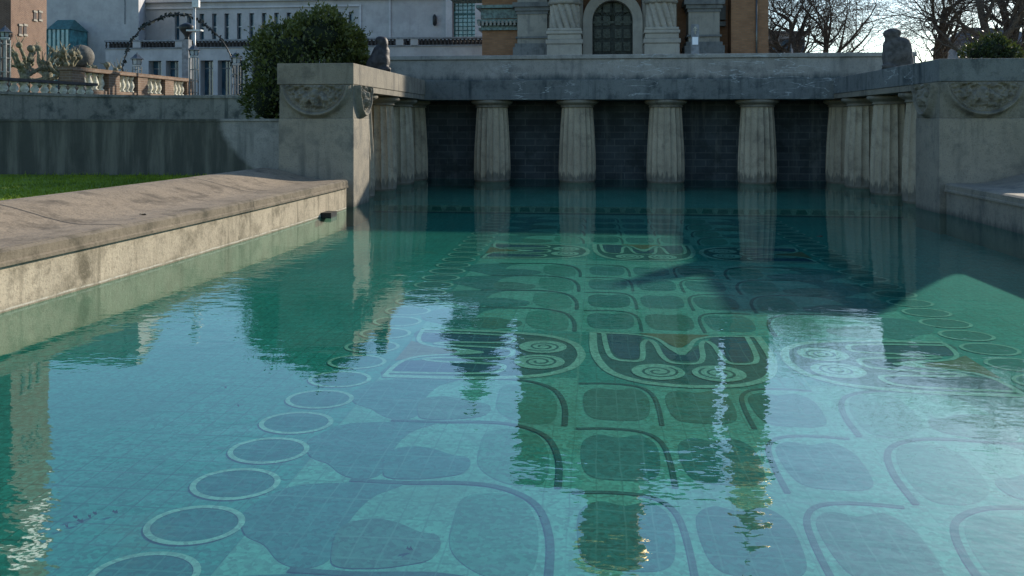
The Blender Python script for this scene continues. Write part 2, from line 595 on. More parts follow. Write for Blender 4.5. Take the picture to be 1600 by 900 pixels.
# water: calm surface, mirror by Fresnel over a greenish clear body
F0 = 0.16
k = NT('pool_water')
k.t.nodes.remove(k.b)
tr = k.n('BsdfTransparent')
tr.inputs[0].default_value = (0.60, 0.97, 0.90, 1)
gl = k.n('BsdfGlossy')
gl.inputs['Roughness'].default_value = 0.012
gl.inputs[0].default_value = (0.95, 1.0, 1.0, 1)
fr = k.n('LayerWeight')                          # mirror strength by angle, the same from either side
fr.inputs['Blend'].default_value = 0.5
sch = k.math('MULTIPLY_ADD', k.math('POWER', fr.outputs['Facing'], 5.0), 0.60 - F0, F0)
mx = k.n('MixShader')
k.l(sch, mx.inputs[0])
k.l(tr.outputs[0], mx.inputs[1])
k.l(gl.outputs[0], mx.inputs[2])
h1 = k.noise(1.0, 3, 0.5, vs=(2.6, 4.6, 1))
h2 = k.noise(1.0, 2, 0.5, vs=(9.0, 15.0, 1))
calm = k.ramp(k.noise(0.28, 2), 0.35, 0.65, 0.2, 1.5)
hh = k.math('MULTIPLY', k.math('ADD', k.math('MULTIPLY', h1, 1.0), k.math('MULTIPLY', h2, 0.22)), calm)
bp = k.n('Bump')
bp.inputs['Strength'].default_value = 1.0
bp.inputs['Distance'].default_value = 0.0042
k.l(hh, bp.inputs['Height'])
k.l(bp.outputs[0], gl.inputs['Normal'])
k.l(bp.outputs[0], fr.inputs['Normal'])
k.l(mx.outputs[0], k.out.inputs['Surface'])
M['water'] = k.mat

# ================================================================== THE SETTING
XC = 0.80                       # axis of the basin
XL, XR = -5.07, 6.67            # inner faces of the two pillars
ZF = -0.40                      # pool floor


def strip(mb, pts, width, z, mi, closed=False):
    pts = [Vector((p[0], p[1])) for p in pts]
    n = len(pts)
    vs = []
    for i in range(n):
        a = pts[(i - 1) % n] if closed else pts[max(i - 1, 0)]
        b = pts[(i + 1) % n] if closed else pts[min(i + 1, n - 1)]
        d = (b - a)
        d = d.normalized() if d.length > 1e-9 else Vector((1, 0))
        nn = Vector((-d.y, d.x)) * width / 2
        vs += [(pts[i].x + nn.x, pts[i].y + nn.y, z), (pts[i].x - nn.x, pts[i].y - nn.y, z)]
    fs = []
    for i in range(n if closed else n - 1):
        j = (i + 1) % n
        fs.append((2 * i, 2 * i + 1, 2 * j + 1, 2 * j))
    mb.add(vs, fs, mi)


def smooth(pts, n=6, closed=False):
    P = [Vector((p[0], p[1])) for p in pts]
    L = len(P)
    out = []
    rng = range(L) if closed else range(L - 1)
    for i in rng:
        if closed:
            p0, p1, p2, p3 = P[(i - 1) % L], P[i], P[(i + 1) % L], P[(i + 2) % L]
        else:
            p0, p1, p2, p3 = P[max(i - 1, 0)], P[i], P[i + 1], P[min(i + 2, L - 1)]
        for j in range(n):
            t = j / n
            q = 0.5 * ((2 * p1) + (p2 - p0) * t + (2 * p0 - 5 * p1 + 4 * p2 - p3) * t * t + (3 * p1 - p0 - 3 * p2 + p3) * t ** 3)
            out.append((q.x, q.y))
    if not closed:
        out.append((P[-1].x, P[-1].y))
    return out


def fill(mb, pts, z, mi):
    mb.add([(p[0], p[1], z) for p in pts], [list(range(len(pts)))], mi)


# ---- pool floor with its mosaic
fl = MB()
YSTEP = 20.0
fl.add([(-8, 0.6, ZF), (9.6, 0.6, ZF), (9.6, YSTEP, ZF), (-8, YSTEP, ZF)], [(0, 1, 2, 3)], iF)
ZS = -0.24                      # shallower ledge at the far end
fl.add([(-8, YSTEP, ZS), (9.6, YSTEP, ZS), (9.6, 26.3, ZS), (-8, 26.3, ZS)], [(0, 1, 2, 3)], iB)
fl.add([(-8, YSTEP, ZF), (9.6, YSTEP, ZF), (9.6, YSTEP, ZS), (-8, YSTEP, ZS)], [(0, 1, 2, 3)], iW)
fl.add([(-8, YSTEP - .32, ZF + .003), (9.6, YSTEP - .32, ZF + .003), (9.6, YSTEP - .002, ZF + .003), (-8, YSTEP - .002, ZF + .003)], [(0, 1, 2, 3)], iK)  # shadow line at the foot of the step, laid as a dark strip
# ledge strip ornament on the riser
for i in range(-16, 17):
    xx = XC + i * 0.36
    fl.add([(xx - .13, YSTEP - .004, ZF + .03), (xx + .13, YSTEP - .004, ZF + .03), (xx + .1, YSTEP - .004, ZS - .03), (xx - .1, YSTEP - .004, ZS - .03)], [(0, 1, 2, 3)], iE if i % 2 else iG)
Z1, Z2, Z3, Z4 = ZF + .0015, ZF + .003, ZF + .0045, ZF + .006
fill(fl, [(XC - 2.66, 0.9), (XC + 2.66, 0.9), (XC + 2.66, YSTEP - .33), (XC - 2.66, YSTEP - .33)], Z1, iB)

PITCH = 1.03
# chains of discs
for sgn in (-1, 1):
    for i in range(38):
        v = 1.25 + i * PITCH / 2
        if v > 19.7:
            break
        c = (XC + sgn * 2.98, v)
        el = [(c[0] + .232 * math.cos(a * math.pi / 20), c[1] + .186 * math.sin(a * math.pi / 20)) for a in range(40)]
        ring = [(c[0] + .252 * math.cos(a * math.pi / 20), c[1] + .206 * math.sin(a * math.pi / 20)) for a in range(40)]
        fill(fl, el, Z2, iC)
        strip(fl, ring, .036, Z3, iW, True)


def floor_uv(px, py):
    p = at_z(px, py, ZF)
    return (p.x - XC, p.y)


ref0 = floor_uv(640, 735)[1]
blobA = [floor_uv(*p) for p in [(397, 795), (405, 775), (435, 757), (480, 741), (560, 737), (640, 738), (600, 755), (575, 775), (556, 798), (538, 815), (530, 850), (490, 862), (455, 852), (432, 828), (405, 815)]]
blobB = [floor_uv(*p) for p in [(533, 845), (545, 803), (590, 790), (630, 795), (665, 809), (692, 814), (697, 832), (680, 850), (640, 858), (600, 862), (545, 860)]]
boxC = [floor_uv(*p) for p in [(735, 757), (800, 754), (832, 775), (845, 820), (832, 870), (780, 876), (738, 860), (712, 832), (716, 792)]]
strk = [floor_uv(*p) for p in [(560, 733), (640, 737), (740, 738), (800, 748), (843, 772), (862, 820), (860, 884)]]


def unit(v0, sgn, zb=0.0, alt=0):
    def mp(q):
        return [(XC + (-sgn) * -p[0] * -1 if False else XC + (p[0] if sgn < 0 else -p[0]), p[1] - ref0 + v0) for p in q]
    fill(fl, mp(smooth(blobA, 4, True)), Z2 + alt * .0004, iD)
    fill(fl, mp(smooth(blobB, 4, True)), Z3, iD if alt else iG)
    fill(fl, mp(smooth(boxC, 4, True)), Z2, iE)
    strip(fl, mp(smooth(strk, 5)), .042, Z3 + .0008 + alt * .0003, iK)


def cell(u, v, kind, side):
    cx = XC + u
    w_, h_ = .25, .385
    o = [(-w_, h_ * .55), (-w_ * .55, h_ * .92), (0, h_ * .8), (w_ * .6, h_ * .95), (w_, h_ * .5), (w_ * .98, -h_ * .5), (w_ * .7, -h_ * .92), (0, -h_ * 1.0), (-w_ * .75, -h_ * .9), (-w_ * 1.0, -h_ * .4)]
    fill(fl, smooth([(cx + a, v + b) for a, b in o], 4, True), Z2, kind)
    for sd in ([] if side == 0 else [side]):
        s_ = [(-sd * .30, .45), (-sd * .05, .475), (sd * .17, .43), (sd * .285, .26), (sd * .318, -.05), (sd * .318, -.46)]
        strip(fl, smooth([(cx + a, v + b) for a, b in s_], 4), .036, Z3, iK)


T_ROWS = [(7.05, 8.68), (13.3, 14.95)]       # rows of tulips, near edge to far edge


def tulip(tf):
    def P(q):
        return [tf(a, b) for a, b in q]
    body = smooth([(-.84, 1.5), (-.82, .8), (-.69, .3), (-.46, .08), (0, -.02), (.46, .08), (.69, .3), (.82, .8), (.84, 1.5), (.45, 1.5), (0, 1.0), (-.45, 1.5)], 5, True)
    fill(fl, P(body), Z2, iK)
    navy = smooth([(-.20, 1.08), (-.16, .78), (-.09, .68), (0, .66), (.09, .68), (.16, .78), (.20, 1.08), (.08, .9), (0, .84), (-.08, .9)], 4, True)
    fill(fl, P(navy), Z3, iN)
    fill(fl, P([(-.36, 1.54), (-.17, 1.33), (0, 1.02), (.17, 1.33), (.36, 1.54)]), Z3 + .0006, iO)
    fill(fl, P(smooth([(-.15, 1.28), (-.07, 1.1), (0, 1.06), (.07, 1.1), (.15, 1.28), (.06, .9), (0, .82), (-.06, .9)], 4, True)), Z4, iW)
    for s_ in (-1, 1):
        fill(fl, P(smooth([(s_ * .68, 1.46), (s_ * .66, 1.0), (s_ * .59, .70), (s_ * .42, .69), (s_ * .39, .95), (s_ * .375, 1.2), (s_ * .36, 1.44)], 4, True)), Z3, iN)
        strip(fl, P(smooth([(s_ * .835, 1.53), (s_ * .815, .8), (s_ * .69, .3), (s_ * .467, .07), (s_ * .247, -.01), (0, -.04)], 6)), .078, Z4 + s_ * .0001, iW)
        strip(fl, P(smooth([(s_ * .727, 1.53), (s_ * .705, 1.03), (s_ * .668, .74), (s_ * .595, .62), (s_ * .412, .61), (s_ * .365, .8), (s_ * .345, 1.15), (s_ * .285, 1.30), (s_ * .225, 1.17), (s_ * .19, .8), (s_ * .128, .6), (0, .56)], 6)), .052, Z4 + .0003 + s_ * .0001, iW)
        strip(fl, P(smooth([(s_ * .835, 1.52), (s_ * .5, 1.5), (s_ * .3, 1.44), (s_ * .174, 1.31), (s_ * .08, 1.0), (0, .86)], 5)), .046, Z4 + .0007 + s_ * .0001, iW)
        dz = s_ * .0001
        fill(fl, P([(s_ * .262 + .232 * math.cos(q * math.pi / 18), .315 + .215 * math.sin(q * math.pi / 18)) for q in range(36)]), Z4 + .0012 + dz, iW)
        sp = []
        for q in range(58):
            a = q * .22
            r = .175 * (1 - q / 70.0)
            sp.append((s_ * (.262 + r * math.cos(a + 2.2)), .315 + r * math.sin(a + 2.2) * .92))
        strip(fl, P(sp), .024, Z4 + .002 + dz, iK)


for (a, b) in T_ROWS:
    hh_ = b - a
    fill(fl, [(XC - .95, a - .05), (XC + .95, a - .05), (XC + .95, b + .05), (XC - .95, b + .05)], Z1 + .0007, iF)
    fill(fl, [(XC - 2.66, a + .1), (XC - .97, a + .1), (XC - .97, b + .05), (XC - 2.66, b + .05)], Z1 + .0007, iF)
    fill(fl, [(XC + 2.66, a + .1), (XC + .97, a + .1), (XC + .97, b + .05), (XC + 2.66, b + .05)], Z1 + .0007, iF)
    tulip(lambda p, q, a=a, s=hh_ / 1.5: (XC + p * 1.0, a + q * s))
    for sgn in (-1, 1):
        tulip(lambda p, q, a=a, sgn=sgn, s=hh_ / 1.68: (XC + sgn * (.98 + q * 1.08), a + .82 * s + p * s))

rows = []
v = 6.55
while v > .6:
    rows.append(v); v -= PITCH
v = 8.75 + PITCH / 2
while v < 13.0:
    rows.append(v); v += PITCH
v = 15.05 + PITCH / 2
while v < 19.6:
    rows.append(v); v += PITCH
rnd = random.Random(3)
for j, v in enumerate(rows):
    for u, sd in ((-.645, 1), (0, 0), (.645, -1)):
        cell(u, v, rnd.choice([iD, iG, iC, iD]), sd)
    for sgn in (-1, 1):
        unit(v + .5, sgn, 0, j % 2)
fl.build('pool_floor', MOS, kind='structure')

# ---- water
wt = MB()
wt.add([(-7.4, 0.9, 0), (9.0, 0.9, 0), (9.0, 26.3, 0), (-7.4, 26.3, 0)], [(0, 1, 2, 3)])
wt.build('pool_water', M['water'], kind='structure')

# ---- ground: lawns beside the basin, terraces behind, far ground to the horizon
g = MB()
ZL = 0.62
g.add([(-90, -60, ZL), (-6.95, -60, ZL), (-6.95, 17.6, ZL), (-90, 17.6, ZL)], [(0, 1, 2, 3)])
g.add([(8.55, -60, ZL), (90, -60, ZL), (90, 17.6, ZL), (8.55, 17.6, ZL)], [(0, 1, 2, 3)])
lawn = g.build('lawn', M['grass'], kind='structure')
rg_ = random.Random(21)
g = MB()
for i in range(16000):
    x = -6.98 - abs(rg_.gauss(0, 3.2)); y = rg_.uniform(7.5, 17.25)
    h_ = rg_.uniform(.03, .075) * (1.4 if (x > -7.25 or y > 17.1) else 1)
    a = rg_.uniform(0, 6.28); w_ = rg_.uniform(.006, .012)
    lx, ly = rg_.gauss(0, .025), rg_.gauss(0, .025)
    g.add([(x - w_ * math.cos(a), y - w_ * math.sin(a), ZL - .005), (x + w_ * math.cos(a), y + w_ * math.sin(a), ZL - .005), (x + lx, y + ly, ZL + h_)], [(0, 1, 2)])
g.build('grass', M['grass'], kind='stuff')
g = MB()
g.box((-8, -60, -1), (9.6, .9, .22))
g.build('path', M['gravel'], kind='structure')
g = MB()
g.box((-40, 18.0, -1), (-6.9, 27.5, 1.7))
g.build('garden_terrace', M['grass'], kind='structure')
g = MB()
g.box((-90, 27.6, -1), (-6.9, 140, 2.72))
g.box((-90, 17.7, -1), (-40.1, 27.5, 2.72))
g.build('terrace', M['gravel'], kind='structure')
g = MB()
g.box((-6.8, 26.9, -1), (120, 140, 3.62))
g.box((8.6, 18.0, -1), (120, 26.8, 1.7))
g.build('upper_terrace', M['gravel'], kind='structure')
g = MB()
g.add([(-1500, -1500, -1.2), (1500, -1500, -1.2), (1500, 1500, -1.2), (-1500, 1500, -1.2)], [(0, 1, 2, 3)])
g.build('ground', M['grass'], kind='structure')


# ================================================================== POOL WALLS with curved coping
def wall_side(name, label, sgn, line, crest_off, y0, y1):
    root = thing(name, label, 'wall', (line(8.0), 8.0, 0))
    ys = [y0 + (y1 - y0) * i / 36.0 for i in range(37)]

    def loft(prof, mi_mat, nm, extra=None):
        mb = MB()
        n = len(prof)
        vs = []
        for y in ys:
            for (o, z) in prof:
                vs.append((line(y) - sgn * o, y, z))
        fs = []
        for j in range(len(ys) - 1):
            for q in range(n):
                q2 = (q + 1) % n
                f = (j * n + q, j * n + q2, (j + 1) * n + q2, (j + 1) * n + q)
                fs.append(f)
        mb.add(vs, fs, 0, False)
        mb.add([vs[q] for q in range(n)], [list(range(n))])
        mb.add([vs[-n + q] for q in range(n)], [list(range(n - 1, -1, -1))])
        return mb.build(nm, mi_mat, root)
    # o measured outwards (away from the water)
    loft([(0, -.6), (0, .44), (.35, .44), (.35, -.6)], M['poolwall'], 'face')
    loft([(-.045, .442), (-.045, .475), (-.03, .49), (-.03, .575), (.015, .60), (.05, .60), (.05, .442)], M['lip'], 'edge_band')
    prof = [(.052, .602)]
    for i in range(1, 15):
        q = i / 14.0
        o = .05 + q * crest_off
        if q < .25:
            z = .60 + .012 * q
        else:
            s_ = (q - .25) / .75
            z = .60 + .24 * (s_ * s_ * (3 - 2 * s_))
        prof.append((o, z))
    prof += [(crest_off + .16, .825), (crest_off + .18, .5), (crest_off + .10, .3), (.36, .3), (.052, .445)]
    mb_o = loft(prof, M['cap'], 'coping')
    for p_ in mb_o.data.polygons:
        p_.use_smooth = False
    # joints between the lengths of coping
    for yj in ([4.2, 9.15, 13.6] if sgn > 0 else [6.0, 11.5]):
        mb = MB()
        top = prof[:15]
        vs = []
        for (o, z) in top:
            vs.append((line(yj) - sgn * o, yj - .011, z + .003))
            vs.append((line(yj) - sgn * o, yj + .011, z + .003))
        mb.add(vs, [(2 * i, 2 * i + 2, 2 * i + 3, 2 * i + 1) for i in range(len(top) - 1)])
        mb.build('joint', M['joint'], root)
    return root


def left_line(y):
    return XL - .06 - .5 * max(0, (17.0 - y) / 10.0) ** 1.6 * .9


lw = wall_side('basin_wall', 'sunlit beige stone basin wall with broad curved coping, left of the water', 1, left_line, 1.75, 0.8, 16.72)
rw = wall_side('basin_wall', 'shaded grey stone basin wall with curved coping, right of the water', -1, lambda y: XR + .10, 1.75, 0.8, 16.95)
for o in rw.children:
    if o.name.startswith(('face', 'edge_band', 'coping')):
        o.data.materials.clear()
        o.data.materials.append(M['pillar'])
# plinth under the left pillar
sp = MB()
p = at_z(524, 334, 0.03)
sp.box((left_line(15.3) - .02, 15.2, -.02), (left_line(15.3) + .20, 15.55, .085))
tag(sp.build('water_inlet', M['dark_metal']), 'small black box inlet at the waterline near the far end of the sunlit basin wall', 'inlet')

# ================================================================== COLONNADE
pav = thing('colonnade', 'grey stone colonnade of stout fluted columns round the far end of the basin', 'colonnade', (XC, 25.4, 0))
ZE0, ZE1 = 2.44, 3.03
# rear wall and flank walls
m = MB()
m.box((XL - 1.9, 26.1, -.6), (XR + 1.9, 26.8, ZE0 - .004))
m.build('rear_wall', M['darkbrick'], pav)
m = MB()
m.box((XL - 1.63, 17.9, -.6), (XL - 1.33, 26.09, ZE0 - .004))
m.box((XR + 1.33, 17.9, -.6), (XR + 1.63, 26.09, ZE0 - .004))
split(m, 'flank_wall', M['darkbrick'], pav)
# entablatures
m = MB()
m.box((XL - 1.66, 17.02, 2.585), (XL, 24.36, ZE1))
m.build('side_entablature', M['entab'], pav, .012)
m = MB()
m.box((XR, 17.02, 2.585), (XR + 1.66, 24.36, ZE1))
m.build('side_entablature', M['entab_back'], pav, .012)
m = MB()
m.box((XL - 1.66, 24.365, ZE0), (XR + 1.66, 26.7, ZE1 - .005))
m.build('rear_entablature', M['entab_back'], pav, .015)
m = MB()
m.box((XL - 1.5, 17.6, 2.45), (XL - .02, 24.35, 2.583))
m.box((XR + .02, 17.6, 2.45), (XR + 1.5, 24.35, 2.583))
split(m, 'architrave', M['entab'], pav, .008)
m = MB()
m.box((XL - 3.2, 25.35, ZE1 - .003), (XR + 2.6, 26.1, 3.70))
m.build('parapet', M['parapet'], pav, .02)
m = MB()
m.box((XL - 3.22, 25.29, 3.702), (XR + 2.62, 26.16, 3.83))
m.build('parapet_coping', M['parapet'], pav, .02)


def column_mesh(r0=.555, r1=.465, ztop=2.22):
    mb = MB()
    nf, sub = 18, 6
    N = nf * sub
    zs = [(-.5, r0 * .93), (.0, r0 * .95), (.05, r0 * .985), (.11, r0), (.35, r0 * 1.005), (.7, r0 * .995)]
    for i in range(1, 9):
        q = i / 8.0
        zs.append((.7 + (ztop - .7) * q, r0 * .995 + (r1 - r0 * .995) * q ** 1.25))
    vs, fs = [], []
    for z, r in zs:
        for k_ in range(N):
            a = 2 * math.pi * k_ / N
            ph = (k_ % sub) / sub
            fl_ = 1 - .085 * (math.sin(math.pi * ph) ** .7 if ph > 0 else 0) * min(1, max(0, (z - .05) / .08))
            vs.append((r * fl_ * math.cos(a), r * fl_ * math.sin(a), z))
    for j in range(len(zs) - 1):
        for k_ in range(N):
            k2 = (k_ + 1) % N
            fs.append((j * N + k_, j * N + k2, (j + 1) * N + k2, (j + 1) * N + k_))
    mb.add(vs, fs, 0, False)
    return mb


def capital_mesh(r1=.465, z0=2.22, ztop=2.438):
    mb = MB()
    h = ztop - z0
    mb.lathe([(r1 * .98, 0), (r1 * 1.07, .005), (r1 * 1.09, .03), (r1 * 1.05, .045), (r1 * 1.04, .06), (r1 * 1.16, .09), (r1 * 1.30, .125), (r1 * 1.36, .15), (r1 * 1.36, h - .03), (r1 * 1.33, h - .002)], (0, 0, z0), 40)
    return mb


proto = column_mesh().build('column', M['shaft'], pav)
capo = capital_mesh().build('capital', M['entab'], proto)
# local coordinates are about the column's own axis
for o, in ((proto,), (capo,)):
    off = Vector((XC, 25.4, 0))
    for vtx in o.data.vertices:
        vtx.co += off
spots = []
for px in (769, 902, 1040, 1183):
    q = at_y(px, 190, 25.0)
    spots.append((q.x, 25.0))
for y in (19.25, 21.45, 23.6):
    spots += [(XL - .72, y), (XR + .66, y)]
spots += [(XL - .66, 25.25), (XR + .6, 25.25)]
for i, (x, y) in enumerate(spots):
    if i == 0:
        cobj = proto
    else:
        cobj = copy_tree(proto, pav)
    cobj.location = (x - XC, y - 25.4, 0)
    cobj.rotation_euler.z = i * .35


# pillars with carved heads
def relief_grid(w_, h_, fn, to_world, nx=110, nz=76):
    mb = MB()
    vs = []
    for j in range(nz + 1):
        for i in range(nx + 1):
            a = (i / nx - .5) * w_
            b = j / nz * h_
            e = min(i, nx - i, j, nz - j)
            d = fn(a, b) if e > 0 else -.01
            vs.append(to_world(a, b, d))
    fs = [(j * (nx + 1) + i, j * (nx + 1) + i + 1, (j + 1) * (nx + 1) + i + 1, (j + 1) * (nx + 1) + i) for j in range(nz) for i in range(nx)]
    mb.add(vs, fs, 0, True)
    return mb


def face_relief(cx, cz, rx, rz):
    def g_(a, b, x, z, sx, sz):
        return math.exp(-((a - x) / sx) ** 2 - ((b - z) / sz) ** 2)

    def fn(a, b):
        u = a / rx
        v_ = (b - cz) / rz
        r = math.hypot(u, v_)
        if v_ > .04:
            pass
        d = 0
        if r < 1.05:
            d += .11 * math.exp(-((r - .88) / .07) ** 2)
            if r < .8:
                d += .03
            lf = mnoise.noise(Vector((a * 9, b * 9, 2.2)))
            lf2 = mnoise.noise(Vector((abs(a) * 17, b * 17, 7.2))) + .5 * abs(mnoise.noise(Vector((abs(a) * 34, b * 34, 1.2))))
            d += (.055 * lf + .045 * lf2) * (1 if r < .76 else .15)
            # brow, nose, cheeks, mouth of the mask
            d += .06 * g_(abs(u), v_, .30, -.12, .14, .07)
            d += .085 * g_(u, v_, 0, -.36, .09, .17)
            d += .055 * g_(abs(u), v_, .30, -.45, .16, .12)
            d -= .05 * g_(abs(u), v_, .27, -.25, .12, .06)
            d += .04 * g_(u, v_, 0, -.63, .12, .05)
            d += .07 * abs(math.sin(7 * math.atan2(v_, u))) * math.exp(-((r - .55) / .2) ** 2)
        return max(d * 1.25, -.0) + .002
    return fn


for sgn, xi, mat in ((-1, XL, M['pillar']), (1, XR, M['pillar'])):
    xo = xi + sgn * 1.63
    width = 1.63 if sgn < 0 else 1.63
    x0, x1 = min(xi, xo), max(xi, xo)
    m = MB()
    m.box((x0, 17.03, -.6), (x1, 18.25, 1.865))
    pl = m.build('pillar', mat, pav, .012)
    m = MB()
    m.box((x0 + .015, 17.05, 1.868), (x1 - .015, 18.23, 2.583))
    m.build('frieze_block', M['relief'], pl)
    xm = (x0 + x1) / 2
    rg = relief_grid(1.56, .70, face_relief(0, .78, .82, .80), lambda a, b, d: (xm + a, 17.048 - d, 1.872 + b))
    rg.build('carved_mask', M['relief'], pl)
    # mask on the face towards the water
    fx = xi - sgn * -.015
    rg = relief_grid(1.1, .70, face_relief(0, .78, .55, .80), lambda a, b, d: (xi + sgn * .013 - sgn * d, 17.64 + a, 1.872 + b), 76, 66)
    rg.build('carved_mask', M['relief'], pl)
    # stone plinth at water level (left pillar stands forward of the wall end)

# ================================================================== STATUES
def meta_statue(name, label, elems, mat, loc, res=.045):
    mbd = bpy.data.metaballs.new(name + '_meta')
    mbd.resolution = res
    mbd.render_resolution = res
    mbd.threshold = .25
    mo = bpy.data.objects.new(name + '_meta', mbd)
    COL.objects.link(mo)
    for (c, r, sx, sy, sz) in elems:
        e = mbd.elements.new(type='ELLIPSOID')
        e.co = c
        e.radius = r
        e.size_x, e.size_y, e.size_z = sx, sy, sz
        e.stiffness = 3
    dg = bpy.context.evaluated_depsgraph_get()
    dg.update()
    me = bpy.data.meshes.new_from_object(mo.evaluated_get(dg))
    bpy.data.objects.remove(mo)
    bpy.data.metaballs.remove(mbd)
    me.materials.clear()
    me.materials.append(mat)
    for p_ in me.polygons:
        p_.use_smooth = True
    for vtx in me.vertices:
        n_ = mnoise.noise(vtx.co * 9) * .012
        vtx.co += vtx.normal * n_
    root = thing(name, label, 'statue', loc)
    o = bpy.data.objects.new('figure', me)
    COL.objects.link(o)
    o.parent = root
    return root


# crouching hooded figures; x right, y away from viewer
def crouch(flip, broad=False):
    f = -1 if flip else 1
    E = []

    def el(x, y, z, r, sx=1, sy=1, sz=1):
        E.append(((x * f, y, z), r, sx, sy, sz))
    el(.06, 0, .82, .20, .95, 1, 1.0)      # hooded head
    el(.0, -.02, .88, .15, 1.1, 1, .8)
    el(.11, -.03, .74, .12, 1, 1, 1)       # chin, muzzle
    el(.02, .02, .56, .30, .95, .9, 1.0)   # shoulders
    el(-.02, .02, .36, .34, 1.0, .95, 1.1)    # back and belly
    el(-.13, .03, .22, .33, 1.0, .9, .95)  # haunch
    el(.14, -.05, .28, .18, .7, 1, 1.7)     # forearms in front
    el(.12, .10, .30, .18, .7, 1, 1.7)
    el(.16, -.12, .10, .16, 1.2, 1, .7)      # feet
    if broad:
        el(-.12, 0, .62, .27, 1.0, 1, .8)
        el(-.13, 0, .42, .30, 1.0, 1, 1.1)
        el(.10, -.02, .86, .19, 1.0, 1, .75)
    el(-.22, 0, .08, .22, 1.3, 1, .6)       # tail folded behind
    el(0, 0, .04, .3, 1.2, 1.0, .35)
    return E


q = at_y(593, 108, 20.4)
s1 = meta_statue('statue', 'near-black stone statue of a hunched hooded figure beside the evergreen shrub', crouch(False), M['basalt'], (q.x + .02, 20.4, ZE1 - .03))
q = at_y(1398, 100, 20.6)
s2 = meta_statue('statue', 'grey stone statue of a hunched hooded figure in front of the bare trees', crouch(True, True), M['basalt_grey'], (q.x, 20.6, ZE1 - .03))
s1.scale = (.98, .98, .96)
s2.scale = (1.12, 1.05, 1.04)

# ================================================================== LEFT GARDEN WALLS
m = MB()
m.box((-60, 17.35, -.2), (XL - 1.64, 17.75, 1.80))
t_ = thing('garden_wall', 'long streaked dark grey retaining wall along the lawn beside the left pillar', 'wall', (-12, 17.5, 0))
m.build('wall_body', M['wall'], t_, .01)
m = MB()
m.box((-60, 17.32, 1.803), (XL - 1.64, 17.78, 1.86))
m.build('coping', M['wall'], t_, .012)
m = MB()
m.box((XR + 1.635, 17.35, -.2), (60, 17.75, 1.86))
tag(m.build('garden_wall', M['pillar']), 'plain low grey wall running right from the right pillar', 'wall')

# second, curving wall behind
cw = smooth([(-16.6, 18.6), (-16.35, 20.2), (-16.0, 22.2), (-15.3, 23.9), (-13.6, 25.2), (-11.2, 26.0), (-7.0, 26.6)], 8)
t_ = thing('terrace_wall', 'curving pale to dark grey terrace wall below the brick balustrade', 'wall', (-13.5, 25, 1.7))
m = MB()
n = len(cw)
outer = []
for i, pnt in enumerate(cw):
    a = Vector(cw[max(i - 1, 0)]); b = Vector(cw[min(i + 1, n - 1)])
    d = (b - a).normalized()
    outer.append((pnt[0] - d.y * .35, pnt[1] + d.x * .35))


def curve_wall(z0, z1, grow=0.0):
    mb = MB()
    inn, out = [], []
    for i, pnt in enumerate(cw):
        a = Vector(cw[max(i - 1, 0)]); b = Vector(cw[min(i + 1, n - 1)])
        d = (b - a).normalized()
        inn.append((pnt[0] + d.y * grow, pnt[1] - d.x * grow))
        out.append((pnt[0] - d.y * (.4 + grow), pnt[1] + d.x * (.4 + grow)))
    vs = []
    for i in range(n):
        vs += [(*inn[i], z0), (*inn[i], z1), (*out[i], z1), (*out[i], z0)]
    fs = []
    for i in range(n - 1):
        for q_ in range(4):
            q2 = (q_ + 1) % 4
            fs.append((4 * i + q_, 4 * (i + 1) + q_, 4 * (i + 1) + q2, 4 * i + q2))
    fs += [(0, 1, 2, 3), (4 * n - 1, 4 * n - 2, 4 * n - 3, 4 * n - 4)]
    mb.add(vs, fs)
    return mb


curve_wall(1.0, 2.55).build('wall_body', M['wall2'], t_)
curve_wall(2.553, 2.63, .04).build('coping', M['wall2'], t_)


# ================================================================== BRICK BALUSTRADE
def baluster(mb, c, h, r, mi=0, n=8):
    mb.lathe([(r * .9, 0), (r * .9, h * .08), (r * .5, h * .14), (r * 1.0, h * .36), (r * .95, h * .5), (r * .45, h * .8), (r * .85, h * .88), (r * .85, h)], c, n, mi)


XB = -17.75
bal = thing('balustrade', 'sunlit brick balustrade with pale stone balusters on the terrace', 'balustrade', (XB, 30, 2.6))
pier_y = [27.0, 29.15, 31.1, 33.15, 35.0]
m = MB()
for y in pier_y:
    m.box((XB - .45, y - .35, 2.5), (XB, y + .35, 3.54))
split(m, 'pier', M['balbrick'], bal)
m = MB()
for a, b in zip(pier_y[:-1], pier_y[1:]):
    m.box((XB - .40, a + .352, 2.5), (XB - .04, b - .352, 2.92))
split(m, 'base_course', M['balbrick'], bal)
m = MB()
m.box((XB - .5, 26.6, 3.545), (XB + .05, 35.4, 3.68))
m.build('top_rail', M['balbrick'], bal)
for a, b in zip(pier_y[:-1], pier_y[1:]):
    for i in range(4):
        m = MB()
        y = a + .35 + (b - a - .7) * (i + .5) / 4
        baluster(m, (XB - .2, y, 2.922), .618, .13)
        m.build('baluster', M['pale_balu'], bal)
# lower run nearer the basin
bal2 = thing('balustrade', 'low row of pale stone balusters under a brown rail on top of the terrace wall', 'balustrade', (-17.0, 23, 2.6))
ln = [(-17.3, 21.2), (-16.75, 26.3)]
d = (Vector(ln[1]) - Vector(ln[0]))
L = d.length
u = d.normalized()
m = MB()
m.obox(((ln[0][0] + ln[1][0]) / 2, (ln[0][1] + ln[1][1]) / 2), u, (L / 2, .17), 2.99, 3.08)
m.build('top_rail', M['terra_dark'], bal2)
m = MB()
m.obox(((ln[0][0] + ln[1][0]) / 2, (ln[0][1] + ln[1][1]) / 2), u, (L / 2, .2), 2.45, 2.62)
m.build('base_course', M['pale_balu'], bal2)
for i in range(13):
    m = MB()
    c_ = Vector(ln[0]) + u * (L * (i + .5) / 13)
    baluster(m, (c_.x, c_.y, 2.622), .366, .125)
    m.build('baluster', M['pale_balu'], bal2)
